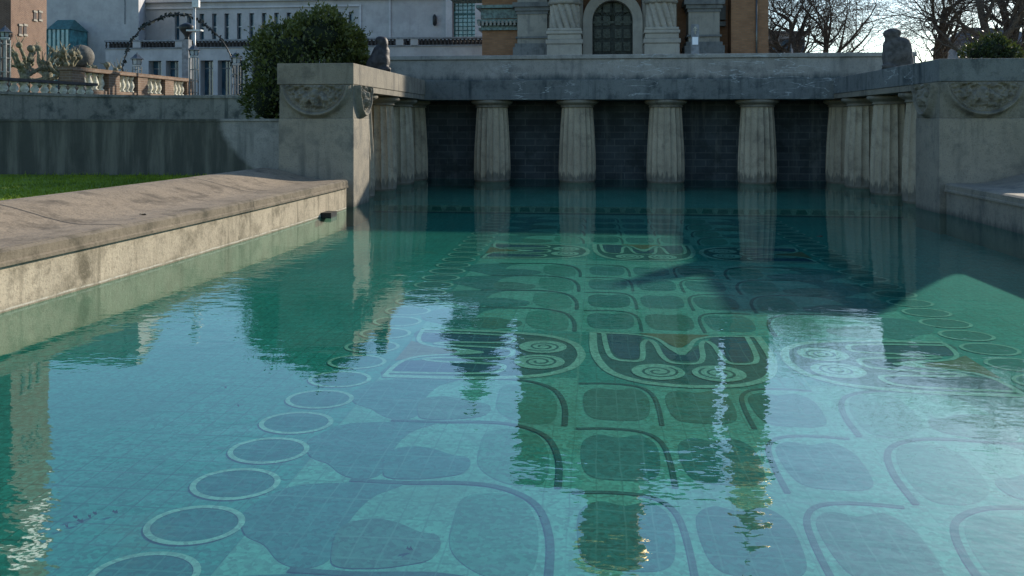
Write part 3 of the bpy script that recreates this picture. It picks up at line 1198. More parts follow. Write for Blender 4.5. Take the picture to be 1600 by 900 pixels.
# dark pedestal and stone ball
q = at_t(127, 105, 33)
t_ = thing('stone_ball', 'big round grey stone ball on a dark block behind the brick balustrade', 'ornament', (q.x, q.y, 2.72))
m = MB()
m.box((q.x - .6, q.y - .6, 2.7), (q.x + .35, q.y + .5, 3.92))
m.build('pedestal', M['terra_dark'], t_)
m = MB()
m.ball((q.x, q.y, 4.37), .475, 24, 16)
m.build('ball', M['sphere'], t_)


# ================================================================== LANTERNS
def lantern(label, px, ytop, ybot, t, tall=1.0):
    p = at_t(px, ybot, t)
    zt = at_t(px, ytop, t).z
    z0 = min(p.z, 2.75)
    root = thing('lantern_post', label, 'lamp post', (p.x, p.y, z0), 'lantern posts on the terrace')
    H = zt - z0
    w_ = .19 * t / 33.0
    lh = w_ * 3.0
    zl = zt - lh
    m = MB()
    for sx in (-1, 1):
        for sy in (-1, 1):
            m.box((p.x + sx * w_ * .62 - .022, p.y + sy * w_ * .62 - .022, z0), (p.x + sx * w_ * .62 + .022, p.y + sy * w_ * .62 + .022, zl))
    k_ = 0
    z = z0 + .2
    while z < zl - .1:
        m.box((p.x - w_ * .7, p.y - w_ * .7, z), (p.x + w_ * .7, p.y + w_ * .7, z + .025))
        z += .45
    m.build('post', M['lamp_metal'], root)
    m = MB()
    m.lathe([(w_ * .75, 0), (w_ * .95, .05), (w_ * .95, .08), (w_ * .8, .085), (w_ * 1.0, lh * .52)], (p.x, p.y, zl), 6, 0, False)
    m.build('lamp_glass', M['lamp_glass'], root)
    m = MB()
    for i in range(6):
        a = 2 * math.pi * i / 6
        m.tube([(p.x + w_ * .84 * math.cos(a), p.y + w_ * .84 * math.sin(a), zl + .08), (p.x + w_ * 1.03 * math.cos(a), p.y + w_ * 1.03 * math.sin(a), zl + lh * .54)], .018, 4)
    m.lathe([(w_ * .9, .06), (w_ * .9, .10)], (p.x, p.y, zl), 6, 0, False)
    m.lathe([(w_ * 1.06, lh * .5), (w_ * 1.06, lh * .545)], (p.x, p.y, zl), 6, 0, False)
    m.build('cage', M['dark_metal'], root)
    m = MB()
    m.lathe([(w_ * 1.5, lh * .52), (w_ * 1.5, lh * .56), (w_ * .95, lh * .68), (w_ * .45, lh * .86), (w_ * .16, lh * .9), (w_ * .1, lh), (0, lh * 1.02)], (p.x, p.y, zl), 6, 0, False)
    m.build('lamp_roof', M['lamp_metal'], root)
    return root


lantern('large grey metal lantern post at the very left edge among the knobbly pollards', 8, 40, 125, 27)
lantern('small grey lantern post behind the brick balustrade under the left foot of the arch', 214, 82, 112, 40)
lp = lantern('tall grey lantern post under the crown of the garlanded arch', 303, 68, 124, 33)
lantern('grey lantern post standing just left of the big evergreen shrub', 369, 80, 128, 36)
# floodlight on mast beside the arch
q = at_t(304, 60, 34)
t_ = thing('floodlight_mast', 'white floodlight on a slim pale mast at the crown of the arch', 'floodlight', (q.x, q.y, 2.72))
m = MB()
m.tube([(q.x, q.y, 2.72), (q.x, q.y, at_t(304, 26, 37.5).z)], .045, 6)
m.build('mast', M['white_metal'], t_)
m = MB()
zt = at_t(304, 24, 37.5).z
m.box((q.x - .06, q.y - .12, zt - .14), (q.x + .22, q.y + .06, zt + .16))
m.build('lamp_head', M['white_metal'], t_, .02)
m = MB()
zc = at_t(304, 61, 37.5).z
m.box((q.x - .3, q.y - .12, zc - .03), (q.x + .32, q.y + .12, zc + .03))
m.build('cross_arm', M['white_metal'], t_)

# garlanded arch
arch_px = [(188, 118), (196, 88), (206, 64), (222, 44), (244, 30), (268, 23), (290, 24), (312, 33), (334, 50), (350, 68), (362, 92), (366, 120)]
sm = smooth(arch_px, 6)
t_ = thing('garden_arch', 'slender metal arch hung with twisted leafy garland behind the balustrade', 'arch', tuple(at_t(276, 130, 38)))
for off_, nm in ((0, 'hoop'), (.22, 'hoop')):
    m = MB()
    m.tube([at_t(x, y, 38 + off_) for x, y in sm], .028, 5)
    m.build(nm, M['dark_metal'], t_)
m = MB()
rr = random.Random(5)
for i, (x, y) in enumerate(sm):
    for j in range(3):
        c_ = at_t(x + rr.uniform(-2, 2), y + rr.uniform(-2.5, 2.5), 38.1)
        dx = Vector((rr.uniform(-1, 1), rr.uniform(-1, 1), rr.uniform(-1, 1))).normalized()
        dz = dx.cross(Vector((rr.uniform(-1, 1), rr.uniform(-1, 1), rr.uniform(-1, 1)))).normalized()
        s_ = rr.uniform(.06, .14)
        m.add([c_ - dx * s_, c_ + dz * s_ * .6, c_ + dx * s_, c_ - dz * s_ * .6], [(0, 1, 2, 3)])
m.build('garland', M['leaf_dark'], t_)
# dark urn
q = at_t(292, 62, 39)
t_ = thing('urn', 'dark carved urn on a pillar seen through the arch', 'urn', (q.x, q.y, 2.72))
m = MB()
m.box((q.x - .16, q.y - .16, 2.72), (q.x + .16, q.y + .16, q.z))
m.build('pillar', M['plaster_dark'], t_)
m = MB()
m.lathe([(.14, 0), (.09, .08), (.12, .2), (.3, .42), (.36, .6), (.3, .68), (.18, .74), (.05, .8)], (q.x, q.y, q.z), 14)
m.build('bowl', M['dark_metal'], t_)


# ================================================================== POLLARDS
def pollard(px, ybase, t, h, seed, label):
    rr = random.Random(seed)
    p = at_t(px, ybase, t)
    z0 = 2.7
    root = thing('pollard_tree', label, 'tree', (p.x, p.y, z0), 'pollarded trees at the left edge')
    tr_ = MB()
    tr_.tube([(p.x, p.y, z0), (p.x + .05, p.y, z0 + h * .35), (p.x + rr.uniform(-.1, .1), p.y, z0 + h * .55)], [.17, .15, .16], 8)
    tr_.build('trunk', M['pollard'], root)
    cr = MB()
    for i in range(11):
        a = rr.uniform(0, 2 * math.pi)
        el = rr.uniform(-.1, 1.2)
        pts = [Vector((p.x, p.y, z0 + h * rr.uniform(.35, .55)))]
        dvec = Vector((math.cos(a) * math.cos(el), math.sin(a) * math.cos(el), math.sin(el)))
        for j in range(4):
            dvec = (dvec + Vector((rr.uniform(-.5, .5), rr.uniform(-.5, .5), rr.uniform(-.25, .5)))).normalized()
            pts.append(pts[-1] + dvec * h * rr.uniform(.10, .17))
        cr.tube(pts, [.085, .07, .06, .055, .05], 6)
        cr.ball(pts[-1], rr.uniform(.08, .14), 8, 6)
        if rr.random() < .7:
            cr.ball(pts[2], rr.uniform(.07, .11), 8, 6)
        for q_ in range(3):
            e = pts[-1] + Vector((rr.uniform(-.25, .25), rr.uniform(-.25, .25), rr.uniform(.05, .4)))
            cr.tube([pts[-1], e], [.022, .01], 4)
    cr.build('branches', M['pollard'], root)


pollard(38, 125, 29, 1.7, 1, 'knobbly pale pollarded tree next to the large lantern')
pollard(72, 125, 31, 1.75, 2, 'knobbly pale pollarded tree in the middle of the row before the brick tower')
pollard(102, 125, 30, 1.6, 4, 'knobbly pale pollarded tree just left of the stone ball')
pollard(165, 122, 36, 1.6, 6, 'knobbly pale pollarded tree right of the stone ball')

# ================================================================== EVERGREENS
def shrub(name, label, cat, lobes, nleaf, ls, mat, loc, seed, trunk=None):
    rr = random.Random(seed)
    root = thing(name, label, cat, loc)
    m = MB()
    for (c_, r_) in lobes:
        vs0 = len(m.v)
        m.ball(c_, tuple(q_ * .62 for q_ in r_), 14, 10)
        for i in range(vs0, len(m.v)):
            v_ = Vector(m.v[i])
            dv = v_ - Vector(c_)
            m.v[i] = tuple(Vector(c_) + dv * (1 + .28 * mnoise.noise(v_ * 2.3)))
    m.build('twigs', M['inner'], root)
    m = MB()
    for i in range(nleaf):
        c_, r_ = rr.choice(lobes)
        d_ = Vector((rr.gauss(0, 1), rr.gauss(0, 1), rr.gauss(0, 1))).normalized()
        pos = Vector((c_[0] + d_.x * r_[0], c_[1] + d_.y * r_[1], c_[2] + d_.z * r_[2]))
        k_ = 1 + .34 * mnoise.noise(pos * 1.9) + .30 * mnoise.noise(pos * 4.3)
        k_ *= 1 - .32 * rr.random() ** 2.2
        if rr.random() < .10:
            k_ *= rr.uniform(1.02, 1.2)
        pos = Vector(c_) + (pos - Vector(c_)) * k_
        ax = (d_ + Vector((rr.uniform(-.9, .9), rr.uniform(-.9, .9), rr.uniform(-.4, 1.1)))).normalized()
        sd = ax.cross(Vector((rr.uniform(-1, 1), rr.uniform(-1, 1), rr.uniform(-1, 1)))).normalized()
        s_ = ls * rr.choice((rr.uniform(.5, .9), rr.uniform(.8, 1.4)))
        nrm = ax.cross(sd)
        m.add([pos, pos + ax * s_ * .55 + sd * s_ * .3 + nrm * s_ * .06, pos + ax * s_ * 1.15, pos + ax * s_ * .55 - sd * s_ * .3 + nrm * s_ * .06], [(0, 1, 2, 3)])
    for i in range(nleaf // 130):
        c_, r_ = rr.choice(lobes)
        d_ = Vector((rr.gauss(0, 1), rr.gauss(0, 1), abs(rr.gauss(.5, .7)))).normalized()
        p0 = Vector((c_[0] + d_.x * r_[0] * .9, c_[1] + d_.y * r_[1] * .9, c_[2] + d_.z * r_[2] * .9))
        d_ = (d_ + Vector((0, 0, .6))).normalized()
        for q in range(9):
            pos = p0 + d_ * ls * .42 * q
            ax = (d_ * .6 + Vector((rr.gauss(0, .7), rr.gauss(0, .7), rr.gauss(.2, .5)))).normalized()
            sd = ax.cross(Vector((rr.uniform(-1, 1), rr.uniform(-1, 1), rr.uniform(-1, 1)))).normalized()
            s_ = ls * rr.uniform(.6, 1.0)
            m.add([pos, pos + ax * s_ * .5 + sd * s_ * .27, pos + ax * s_, pos + ax * s_ * .5 - sd * s_ * .27], [(0, 1, 2, 3)])
    m.build('foliage', mat, root)
    if trunk:
        m = MB()
        m.tube(trunk[0], trunk[1], 8)
        m.build('trunk', M['bark'], root)
    return root


def L_(px, py, t, rx, rz, ry=None):
    c_ = at_t(px, py, t)
    s_ = t / F
    return ((c_.x, c_.y, c_.z), (rx * s_, (ry or rx) * s_, rz * s_))


lob = [L_(505, 62, 21.6, 48, 45), L_(455, 90, 21.4, 58, 52), L_(420, 120, 21.2, 38, 60), L_(540, 90, 21.6, 32, 32), L_(512, 40, 21.8, 30, 26),
       L_(430, 72, 21.6, 34, 30), L_(470, 130, 21.0, 70, 50), L_(415, 160, 20.6, 34, 40), L_(470, 50, 22, 26, 24), L_(556, 100, 21.4, 22, 18), L_(545, 65, 21.7, 22, 22)]
b0 = at_t(470, 190, 21)
shrub('evergreen_shrub', 'large dark green evergreen shrub rising behind the left pillar', 'shrub', lob, 13000, .10, M['leaf'], (b0.x, b0.y, 1.7), 8,
      ([(b0.x, b0.y, 1.65), (b0.x + .1, b0.y, 2.6), (b0.x, b0.y, 3.6)], [.14, .1, .05]))
lob = [L_(1548, 78, 24, 28, 20), L_(1525, 84, 24, 22, 13), L_(1572, 82, 24, 22, 16), L_(1555, 66, 24.2, 14, 10)]
b0 = at_t(1548, 88, 24)
shrub('evergreen_shrub', 'small round dark evergreen shrub above the right wall', 'shrub', lob, 2600, .085, M['leaf2'], (b0.x, b0.y, 1.7), 9,
      ([(b0.x, b0.y, 1.65), (b0.x, b0.y, 2.7), (b0.x, b0.y, 3.6)], [.12, .09, .05]))


# ================================================================== BARE TREES
def bare_tree(px, t, H, seed, label, lean=(0, 0), r0=.26, fork=.12):
    rr = random.Random(seed)
    p = at_t(px, 190, t)
    base = Vector((p.x, p.y, 3.5))
    root = thing('bare_tree', label, 'tree', tuple(base), 'leafless trees beyond the right wing')
    tm, bm_ = MB(), MB()
    cnt = [0]

    def grow(p0, d0, length, r, lvl):
        n_ = 7 if lvl < 2 else 6
        pts, rad = [p0.copy()], [r]
        d_ = d0.copy()
        pos = p0.copy()
        kids = []
        for i in range(n_):
            bend = .07 if lvl == 0 else .17
            d_ = (d_ + Vector((rr.gauss(0, bend), rr.gauss(0, bend), rr.gauss(.07 if lvl in (1, 2) else -.01, bend * .8)))).normalized()
            pos = pos + d_ * length / n_
            f_ = (i + 1) / n_
            pts.append(pos.copy())
            rad.append(max(.007, r * (1 - (.5 if lvl == 0 else .75) * f_)))
            kids.append((pos.copy(), d_.copy(), f_, rad[-1]))
        (tm if lvl <= 1 else bm_).tube(pts, rad, 8 if lvl < 2 else (5 if lvl == 2 else 3))
        cnt[0] += 1
        if lvl >= 4 or (lvl == 3 and length < .5):
            return
        for (q_, dd, f_, r_) in kids:
            if f_ < (fork if lvl == 0 else .25):
                continue
            nk = 1
            if (lvl == 0 and rr.random() < .45) or (lvl == 3 and rr.random() < .25):
                nk = 2
            if f_ > .99:
                nk = 2
            for c_ in range(nk):
                side = Vector((rr.gauss(0, 1), rr.gauss(0, 1), rr.gauss(0, .5)))
                side = (side - dd * side.dot(dd)).normalized()
                ang = rr.uniform(.5, 1.05) if lvl else rr.uniform(.5, 1.15)
                nd = (dd * math.cos(ang) + side * math.sin(ang)).normalized()
                if lvl >= 2 and rr.random() < .35:
                    nd.z -= .4
                    nd.normalize()
                grow(q_, nd, length * (rr.uniform(.5, .85) if lvl else rr.uniform(.65, 1.0)), max(.009, min(r_ * rr.uniform(.5, .7), r * .6)), lvl + 1)
    grow(base, Vector((lean[0], lean[1], 1)).normalized(), H * .5, r0 * 1.25, 0)
    tm.build('trunk', M['bark'], root)
    bm_.build('branches', M['twig'], root)
    return cnt[0]


bare_tree(1246, 62, 11, 11, 'leafless tree leaning left beside the brick turret', (-.22, 0), 0.212)
bare_tree(1263, 60, 12, 12, 'straight leafless tree, middle of the three beside the brick turret', (-.02, .1), 0.23)
bare_tree(1280, 61, 11.5, 13, 'leafless tree leaning right, third from the brick turret', (.26, 0), 0.23)
bare_tree(1462, 58, 12, 14, 'leafless tree right behind the grey statue', (.05, 0), 0.281)
bare_tree(1552, 50, 12, 15, 'leafless tree rising behind the small round shrub', (-.08, 0), 0.281)
bare_tree(1590, 52, 12.5, 16, 'leafless tree at the right edge of the picture', (-.05, .1), 0.289)

# low houses behind the trees
def house(name, label, px0, px1, ytop, t, mat, ridge=0):
    a = at_t(px0, ytop, t)
    b = at_t(px1, ytop, t)
    root = thing(name, label, 'house', ((a.x + b.x) / 2, (a.y + b.y) / 2, 3.5))
    m = MB()
    m.prism([(a.x, a.y), (b.x, b.y), (b.x + .5, b.y + 6), (a.x + .5, a.y + 6)], 3.5, a.z)
    m.build('wall', mat, root)
    m = MB()
    m.prism([(a.x - .3, a.y - .3), (b.x + .3, b.y - .3), (b.x + .8, b.y + 6.3), (a.x + .2, a.y + 6.3)], a.z + .003, a.z + .25)
    if ridge:
        mx_, my_ = (a + b) / 2, None
        v0 = [(a.x - .3, a.y - .3, a.z + .253), (b.x + .3, b.y - .3, a.z + .253), (b.x + .8, b.y + 6.3, a.z + .253), (a.x + .2, a.y + 6.3, a.z + .253),
              (a.x + (b.x - a.x) * .25, a.y + 3, a.z + ridge), (a.x + (b.x - a.x) * .75, b.y + 3, a.z + ridge)]
        m.add(v0, [(0, 1, 5, 4), (1, 2, 5), (2, 3, 4, 5), (3, 0, 4)])
    m.build('roof', M['houseroof'], root)
    for i in range(3):
        m = MB()
        c_ = a.lerp(b, (i + .5) / 3)
        m.box((c_.x - .5, c_.y - .06, a.z - 1.7), (c_.x + .5, c_.y - .03, a.z - .5))
        m.build('window', M['glass'], root)
    return root


house('house', 'small pale house with a flat roof seen between the brick turret and the bare trees', 1196, 1258, 53, 78, M['plaster'])
house('house', 'low house with a slate roof behind the small round shrub', 1490, 1640, 72, 84, M['plaster_dark'], 2.2)

# ================================================================== CHAPEL
YC = 40.0
ZC = 3.6
KC = 0.889                        # the chapel's scale against its first survey


def zs_(z):
    return (z + CAMH) * KC - CAMH


def cx_(px, y=YC):
    return at_y(px, 190, y).x


def cz_(py, px=1000, y=YC):
    return at_y(px, py, y).z


def opening_wall(mb, x0, x1, y, z0, z1, holes, depth, mi=0):
    """wall in the XZ plane facing -Y with rectangular openings and their reveals"""
    xs = sorted(set([x0, x1] + [v for h in holes for v in (h[0], h[1])]))
    zs = sorted(set([z0, z1] + [v for h in holes for v in (h[2], h[3])]))
    for i in range(len(xs) - 1):
        for j in range(len(zs) - 1):
            mx_, mz_ = (xs[i] + xs[i + 1]) / 2, (zs[j] + zs[j + 1]) / 2
            if any(h[0] < mx_ < h[1] and h[2] < mz_ < h[3] for h in holes):
                continue
            mb.add([(xs[i], y, zs[j]), (xs[i + 1], y, zs[j]), (xs[i + 1], y, zs[j + 1]), (xs[i], y, zs[j + 1])], [(0, 1, 2, 3)], mi)
    for h in holes:
        a, b, c_, d_ = h
        mb.add([(a, y, c_), (a, y + depth, c_), (a, y + depth, d_), (a, y, d_)], [(0, 1, 2, 3)], mi)
        mb.add([(b, y, c_), (b, y, d_), (b, y + depth, d_), (b, y + depth, c_)], [(0, 1, 2, 3)], mi)
        mb.add([(a, y, d_), (a, y + depth, d_), (b, y + depth, d_), (b, y, d_)], [(0, 1, 2, 3)], mi)
        mb.add([(a, y, c_), (b, y, c_), (b, y + depth, c_), (a, y + depth, c_)], [(0, 1, 2, 3)], mi)


ch = thing('chapel', 'ornate ochre brick and grey stone chapel with arched bronze portal above the parapet', 'chapel', (cx_(957), YC + 5, ZC))
xm = cx_(957)
# body
m = MB()
m.box((cx_(808), YC + .6, ZC), (cx_(1122), YC + 4.2, zs_(17.2)))
m.build('wall', M['ochre'], ch)
m = MB()
for i, (g_, z0) in enumerate(((.12, zs_(10.4)), (.24, zs_(11.0)), (.16, zs_(16.4)), (.36, zs_(17.0)))):
    m.box((cx_(808) - g_, YC + .6 - g_, z0), (cx_(1122) + g_, YC + 4.2 + g_, z0 + .32))
split(m, 'cornice', M['greentile'], ch)
m = MB()
bx0, bx1 = cx_(808) - .3, cx_(1122) + .3
zr_ = zs_(17.0) + .323
m.add([(bx0, YC + .3, zr_), (bx1, YC + .3, zr_), (bx1, YC + 4.5, zr_), (bx0, YC + 4.5, zr_), (xm - 1.3, YC + 1.4, zr_ + 1.6), (xm + 1.3, YC + 1.4, zr_ + 1.6), (xm + 1.3, YC + 3.4, zr_ + 1.6), (xm - 1.3, YC + 3.4, zr_ + 1.6)],
      [(0, 1, 5, 4), (1, 2, 6, 5), (2, 3, 7, 6), (3, 0, 4, 7), (4, 5, 6, 7)])
m.build('roof', M['roofslate'], ch)
for (xx, z0, rr_, lab) in ((xm, zr_ + 1.3, 1.5, 0),):
    m = MB()
    m.lathe([(rr_, 0), (rr_, 2.4), (rr_ * 1.1, 2.44), (rr_ * 1.1, 2.64)], (xx, YC + 2.4, z0), 16, 0, False)
    dr = m.build('drum', M['ochre'], ch)
    m = MB()
    m.lathe([(rr_ * .95, 2.64), (rr_ * 1.18, 3.2), (rr_ * 1.22, 3.76), (rr_ * .95, 4.48), (rr_ * .45, 5.1), (rr_ * .14, 5.7), (.05, 6.4), (.05, 7.4)], (xx, YC + 2.4, z0), 24)
    m.box((xx - .4, YC + 2.36, z0 + 6.9), (xx + .4, YC + 2.44, z0 + 7.0))
    m.build('onion_dome', M['gold'], dr)
# gable over the porch
m = MB()
gx0, gx1 = cx_(905), cx_(1010)
m.add([(gx0, YC + .2, zs_(13)), (gx1, YC + .2, zs_(13)), (gx1, YC + .2, zs_(18.2)), (xm, YC + .2, zs_(20.6)), (gx0, YC + .2, zs_(18.2)), (gx0, YC + 1.2, zs_(13)), (gx1, YC + 1.2, zs_(13)), (gx1, YC + 1.2, zs_(18.2)), (xm, YC + 1.2, zs_(20.6)), (gx0, YC + 1.2, zs_(18.2))],
      [(0, 1, 2, 3, 4), (9, 8, 7, 6, 5), (0, 4, 9, 5), (1, 6, 7, 2), (2, 7, 8, 3), (3, 8, 9, 4), (0, 5, 6, 1)])
m.build('gable', M['chapelstone'], ch)
# turret at right
tx0, tx1 = cx_(1142), cx_(1200)
m = MB()
m.box((tx0, YC - .1, ZC), (tx1, YC + 1.6, zs_(15.5)))
tur = m.build('turret', M['ochre'], ch)
m = MB()
for z0 in (zs_(9.4), zs_(15.5)):
    m.box((tx0 - .15, YC - .25, z0 + .002), (tx1 + .15, YC + 1.72, z0 + .28))
split(m, 'cornice', M['greentile'], tur)
m = MB()
m.lathe([(.84, 0), (.84, 1.5), (.97, 1.6), (.75, 2.0), (.84, 2.55), (.62, 3.2), (.22, 3.9), (.05, 4.6), (.04, 5.6)], ((tx0 + tx1) / 2, YC + .76, zs_(15.5) + .285), 14)
m.build('onion_dome', M['gold'], tur)
m = MB()
m.tube([(cx_(1181), YC - .17, ZC), (cx_(1181), YC - .17, zs_(9.3))], .045, 6)
m.build('downpipe', M['lamp_metal'], tur)
# link wall between body and turret
m = MB()
m.box((cx_(1122) + .003, YC + .9, ZC), (tx0 - .003, YC + 2.4, zs_(10.2)))
m.build('link_wall', M['ochre'], ch)
# west wing, low, with tented roof
wx0, wx1 = cx_(752), cx_(808) - .01
m = MB()
m.box((wx0, YC + .3, ZC), (wx1, YC + 4.0, zs_(9.4)))
wing = m.build('side_wing', M['ochre'], ch)
m = MB()
yq = YC + .3
for (py0, py1, g_) in ((44, 40, .16), (40, 34, .05), (33, 27, .22), (25, 10, .06), (9, 4, .26)):
    m.box((wx0 - g_, yq - g_ - .01, cz_(py0)), (wx1 - .005, yq + 3.75, cz_(py1)))
m.build('cornice', M['greentile'], wing)
m = MB()
for i in range(10):
    xx = wx0 - .2 + i * (wx1 - wx0 + .2) / 10
    m.box((xx + .03, yq - .33, cz_(37)), (xx + .13, yq - .2, cz_(30)))
m.build('frieze', M['chapelstone'], wing)
m = MB()
rx0, rx1 = cx_(668), cx_(800)
zr = zs_(9.4) + .003
xap, zap = cx_(735), zs_(14.2)
m.add([(rx0 + .6, YC - .3, zr), (rx1, YC - .3, zr), (rx1, YC + 4.3, zr), (rx0 + .6, YC + 4.3, zr), (xap - .15, YC + 2, zap), (xap + .15, YC + 2, zap)],
      [(0, 1, 5, 4), (1, 2, 5), (2, 3, 4, 5), (3, 0, 4), (3, 2, 1, 0)])
m.tube([(xap, YC + 2, zap - .1), (xap, YC + 2, zap + .5)], .05, 6)
m.build('roof', M['roofslate'], wing)
# porch front in grey stone
m = MB()
dx0, dx1 = cx_(927), cx_(990)
zsp = cz_(32)
m.box((cx_(858), YC - .4, ZC), (cx_(911), YC + .6, zs_(12.8)))
m.box((cx_(1003), YC - .4, ZC), (cx_(1056), YC + .6, zs_(12.8)))
split(m, 'porch_wall', M['chapelpale'], ch)
rad = (dx1 - dx0) / 2
m = MB()
N = 24
ro = (cx_(1003) - cx_(911)) / 2
ai = [(xm + rad * math.cos(math.pi * i / N), zsp + rad * 1.0 * math.sin(math.pi * i / N)) for i in range(N + 1)]
ao = [(xm + (ro - .001) * math.cos(math.pi * i / N), zsp + ro * 1.0 * math.sin(math.pi * i / N)) for i in range(N + 1)]
ai = [(xm + rad, ZC)] + ai + [(xm - rad, ZC)]
ao = [(xm + ro - .001, ZC)] + ao + [(xm - ro + .001, ZC)]
vs = []
for (a, b) in zip(ai, ao):
    vs += [(a[0], YC - .25, a[1]), (b[0], YC - .5, b[1]), (b[0], YC + .5, b[1]), (a[0], YC + .5, a[1])]
fs = []
for i in range(len(ai) - 1):
    for q_ in range(4):
        fs.append((4 * i + q_, 4 * i + 4 + q_, 4 * i + 4 + (q_ + 1) % 4, 4 * i + (q_ + 1) % 4))
m.add(vs, fs)
m.build('portal_arch', M['chapelpale'], ch)
m = MB()
m.box((cx_(911) + .003, YC - .2, zsp + ro + .003), (cx_(1003) - .003, YC + .6, zs_(12.8)))
m.build('tympanum', M['chapelstone'], ch)
m = MB()
dz1 = zsp + rad
m.add([(xm - rad, YC + .3, ZC), (xm + rad, YC + .3, ZC)] + [(p_[0], YC + .3, p_[1]) for p_ in ai[1:-1]], [list(range(N + 3))])
door = m.build('door', M['bronze'], ch)
m = MB()
for sx in (-1, 1):
    for c_ in range(2):
        for r_ in range(5):
            px0 = xm + sx * (rad * (.12 + c_ * .44))
            px1 = xm + sx * (rad * (.12 + c_ * .44 + .34))
            zc_ = cz_(79) + (r_ - 1) * .62
            m.box((min(px0, px1), YC + .23, zc_), (max(px0, px1), YC + .297, zc_ + .44))
            mx_ = (px0 + px1) / 2
            m.box((mx_ - .07, YC + .19, zc_ + .15), (mx_ + .07, YC + .229, zc_ + .29))
split(m, 'panel', M['bronze_pale'], door, 0, 16)
m = MB()
for i in range(9):
    a = math.pi * (i + .5) / 9
    m.tube([(xm, YC + .27, zsp + .05), (xm + rad * .86 * math.cos(a), YC + .27, zsp + .05 + rad * .86 * math.sin(a))], .035, 4)
m.box((xm - rad, YC + .22, zsp - .1), (xm + rad, YC + .296, zsp + .02))
m.build('fanlight', M['bronze_pale'], door)


# twisted columns
def twisted(px0, px1):
    xa, xb = cx_(px0), cx_(px1)
    c_ = ((xa + xb) / 2, YC - 1.0)
    r_ = (xb - xa) / 2 * .86
    mb = MB()
    z0, z1 = cz_(50), zs_(12.0)
    N_, nz = 72, 26
    vs, fs = [], []
    for j in range(nz + 1):
        z = z0 + (z1 - z0) * j / nz
        tw = (z - z0) * .55
        for k_ in range(N_):
            a = 2 * math.pi * k_ / N_
            rr_ = r_ * (1 + -.26 * (1 - abs(math.sin((a + tw) * 6)) ** .7))
            vs.append((c_[0] + rr_ * math.cos(a), c_[1] + rr_ * math.sin(a), z))
    for j in range(nz):
        for k_ in range(N_):
            k2 = (k_ + 1) % N_
            fs.append((j * N_ + k_, j * N_ + k2, (j + 1) * N_ + k2, (j + 1) * N_ + k_))
    mb.add(vs, fs)
    o = mb.build('twisted_column', M['chapelpale'], ch)
    b_ = MB()
    hw = (xb - xa) / 2
    for (py0, py1, k_) in ((53, 49, .94), (58, 53.2, 1.0), (66, 58.2, .93), (73, 66.2, 1.03), (100, 73.2, .97)):
        b_.box((c_[0] - hw * k_, c_[1] - hw * k_, cz_(py0)), (c_[0] + hw * k_, c_[1] + hw * k_ * .4, cz_(py1)))
    b_.build('column_base', M['chapelpale'], o, .03)
    b_ = MB()
    b_.lathe([(r_, 0), (r_ * 1.15, .1), (r_ * 1.02, .25), (r_ * 1.3, .9), (r_ * 1.35, 1.1)], (c_[0], c_[1], cz_(12)), 24)
    b_.build('collar', M['chapelstone'], o)


twisted(857, 911)
twisted(1003, 1057)
# outer pilasters
for (pa, pb) in ((810, 856), (1074, 1122)):
    m = MB()
    xa, xb = cx_(pa), cx_(pb)
    m.box((xa, YC - .5, ZC), (xb, YC + .58, zs_(13.0)))
    pil = m.build('pilaster', M['chapelstone'], ch)
    m = MB()
    for (py0, py1, k_) in ((11, 4, .22), (17, 11.2, .12), (22, 17.2, .05), (60, 57, .08), (74, 68, .12), (88, 74.2, .2)):
        m.box((xa - k_, YC - .5 - k_, cz_(py0)), (xb + k_, YC + .5, cz_(py1)))
    split(m, 'moulding', M['chapeldark'], pil)
m = MB()
m.box((cx_(1124), YC + .5, cz_(40)), (cx_(1142) - .16, YC + .88, cz_(33)))
m.box((cx_(1124), YC + .55, cz_(30)), (cx_(1142) - .16, YC + .88, cz_(8)))
split(m, 'stone_panel', M['chapeldark'], ch)

# information stele before the chapel
q = at_y(1086, 84, 37.5)
st = thing('notice_stele', 'narrow grey notice stele with a white sheet in front of the chapel', 'sign', (q.x, 37.5, ZC))
m = MB()
m.box((q.x - .17, 37.45, ZC), (q.x + .17, 37.58, at_y(1086, 38, 37.5).z))
m.build('panel', M['plaster_dark'], st, .01)
m = MB()
m.box((q.x - .125, 37.43, at_y(1086, 70, 37.5).z), (q.x + .125, 37.447, at_y(1086, 58, 37.5).z))
m.build('sheet', M['paper'], st)
m = MB()
zc_ = at_y(1086, 47, 37.5).z
m.tube([(q.x, 37.435, zc_ - .18), (q.x, 37.435, zc_ + .14)], .02, 5)
for dz_, w2 in ((.12, .05), (.05, .09), (-.02, .07)):
    m.box((q.x - w2, 37.425, zc_ + dz_ - .015), (q.x + w2, 37.445, zc_ + dz_ + .015))
m.build('emblem', M['pale_balu'], st)

# ================================================================== MUSEUM BUILDING
YM = 54.0
mu = thing('exhibition_hall', 'long pale plastered exhibition hall with a row of slot windows behind the shrub', 'building', (-22, YM + 8, 2.72))


def mx(px, y=YM):
    return at_y(px, 190, y).x


def mz(py, px=500, y=YM):
    return at_y(px, py, y).z


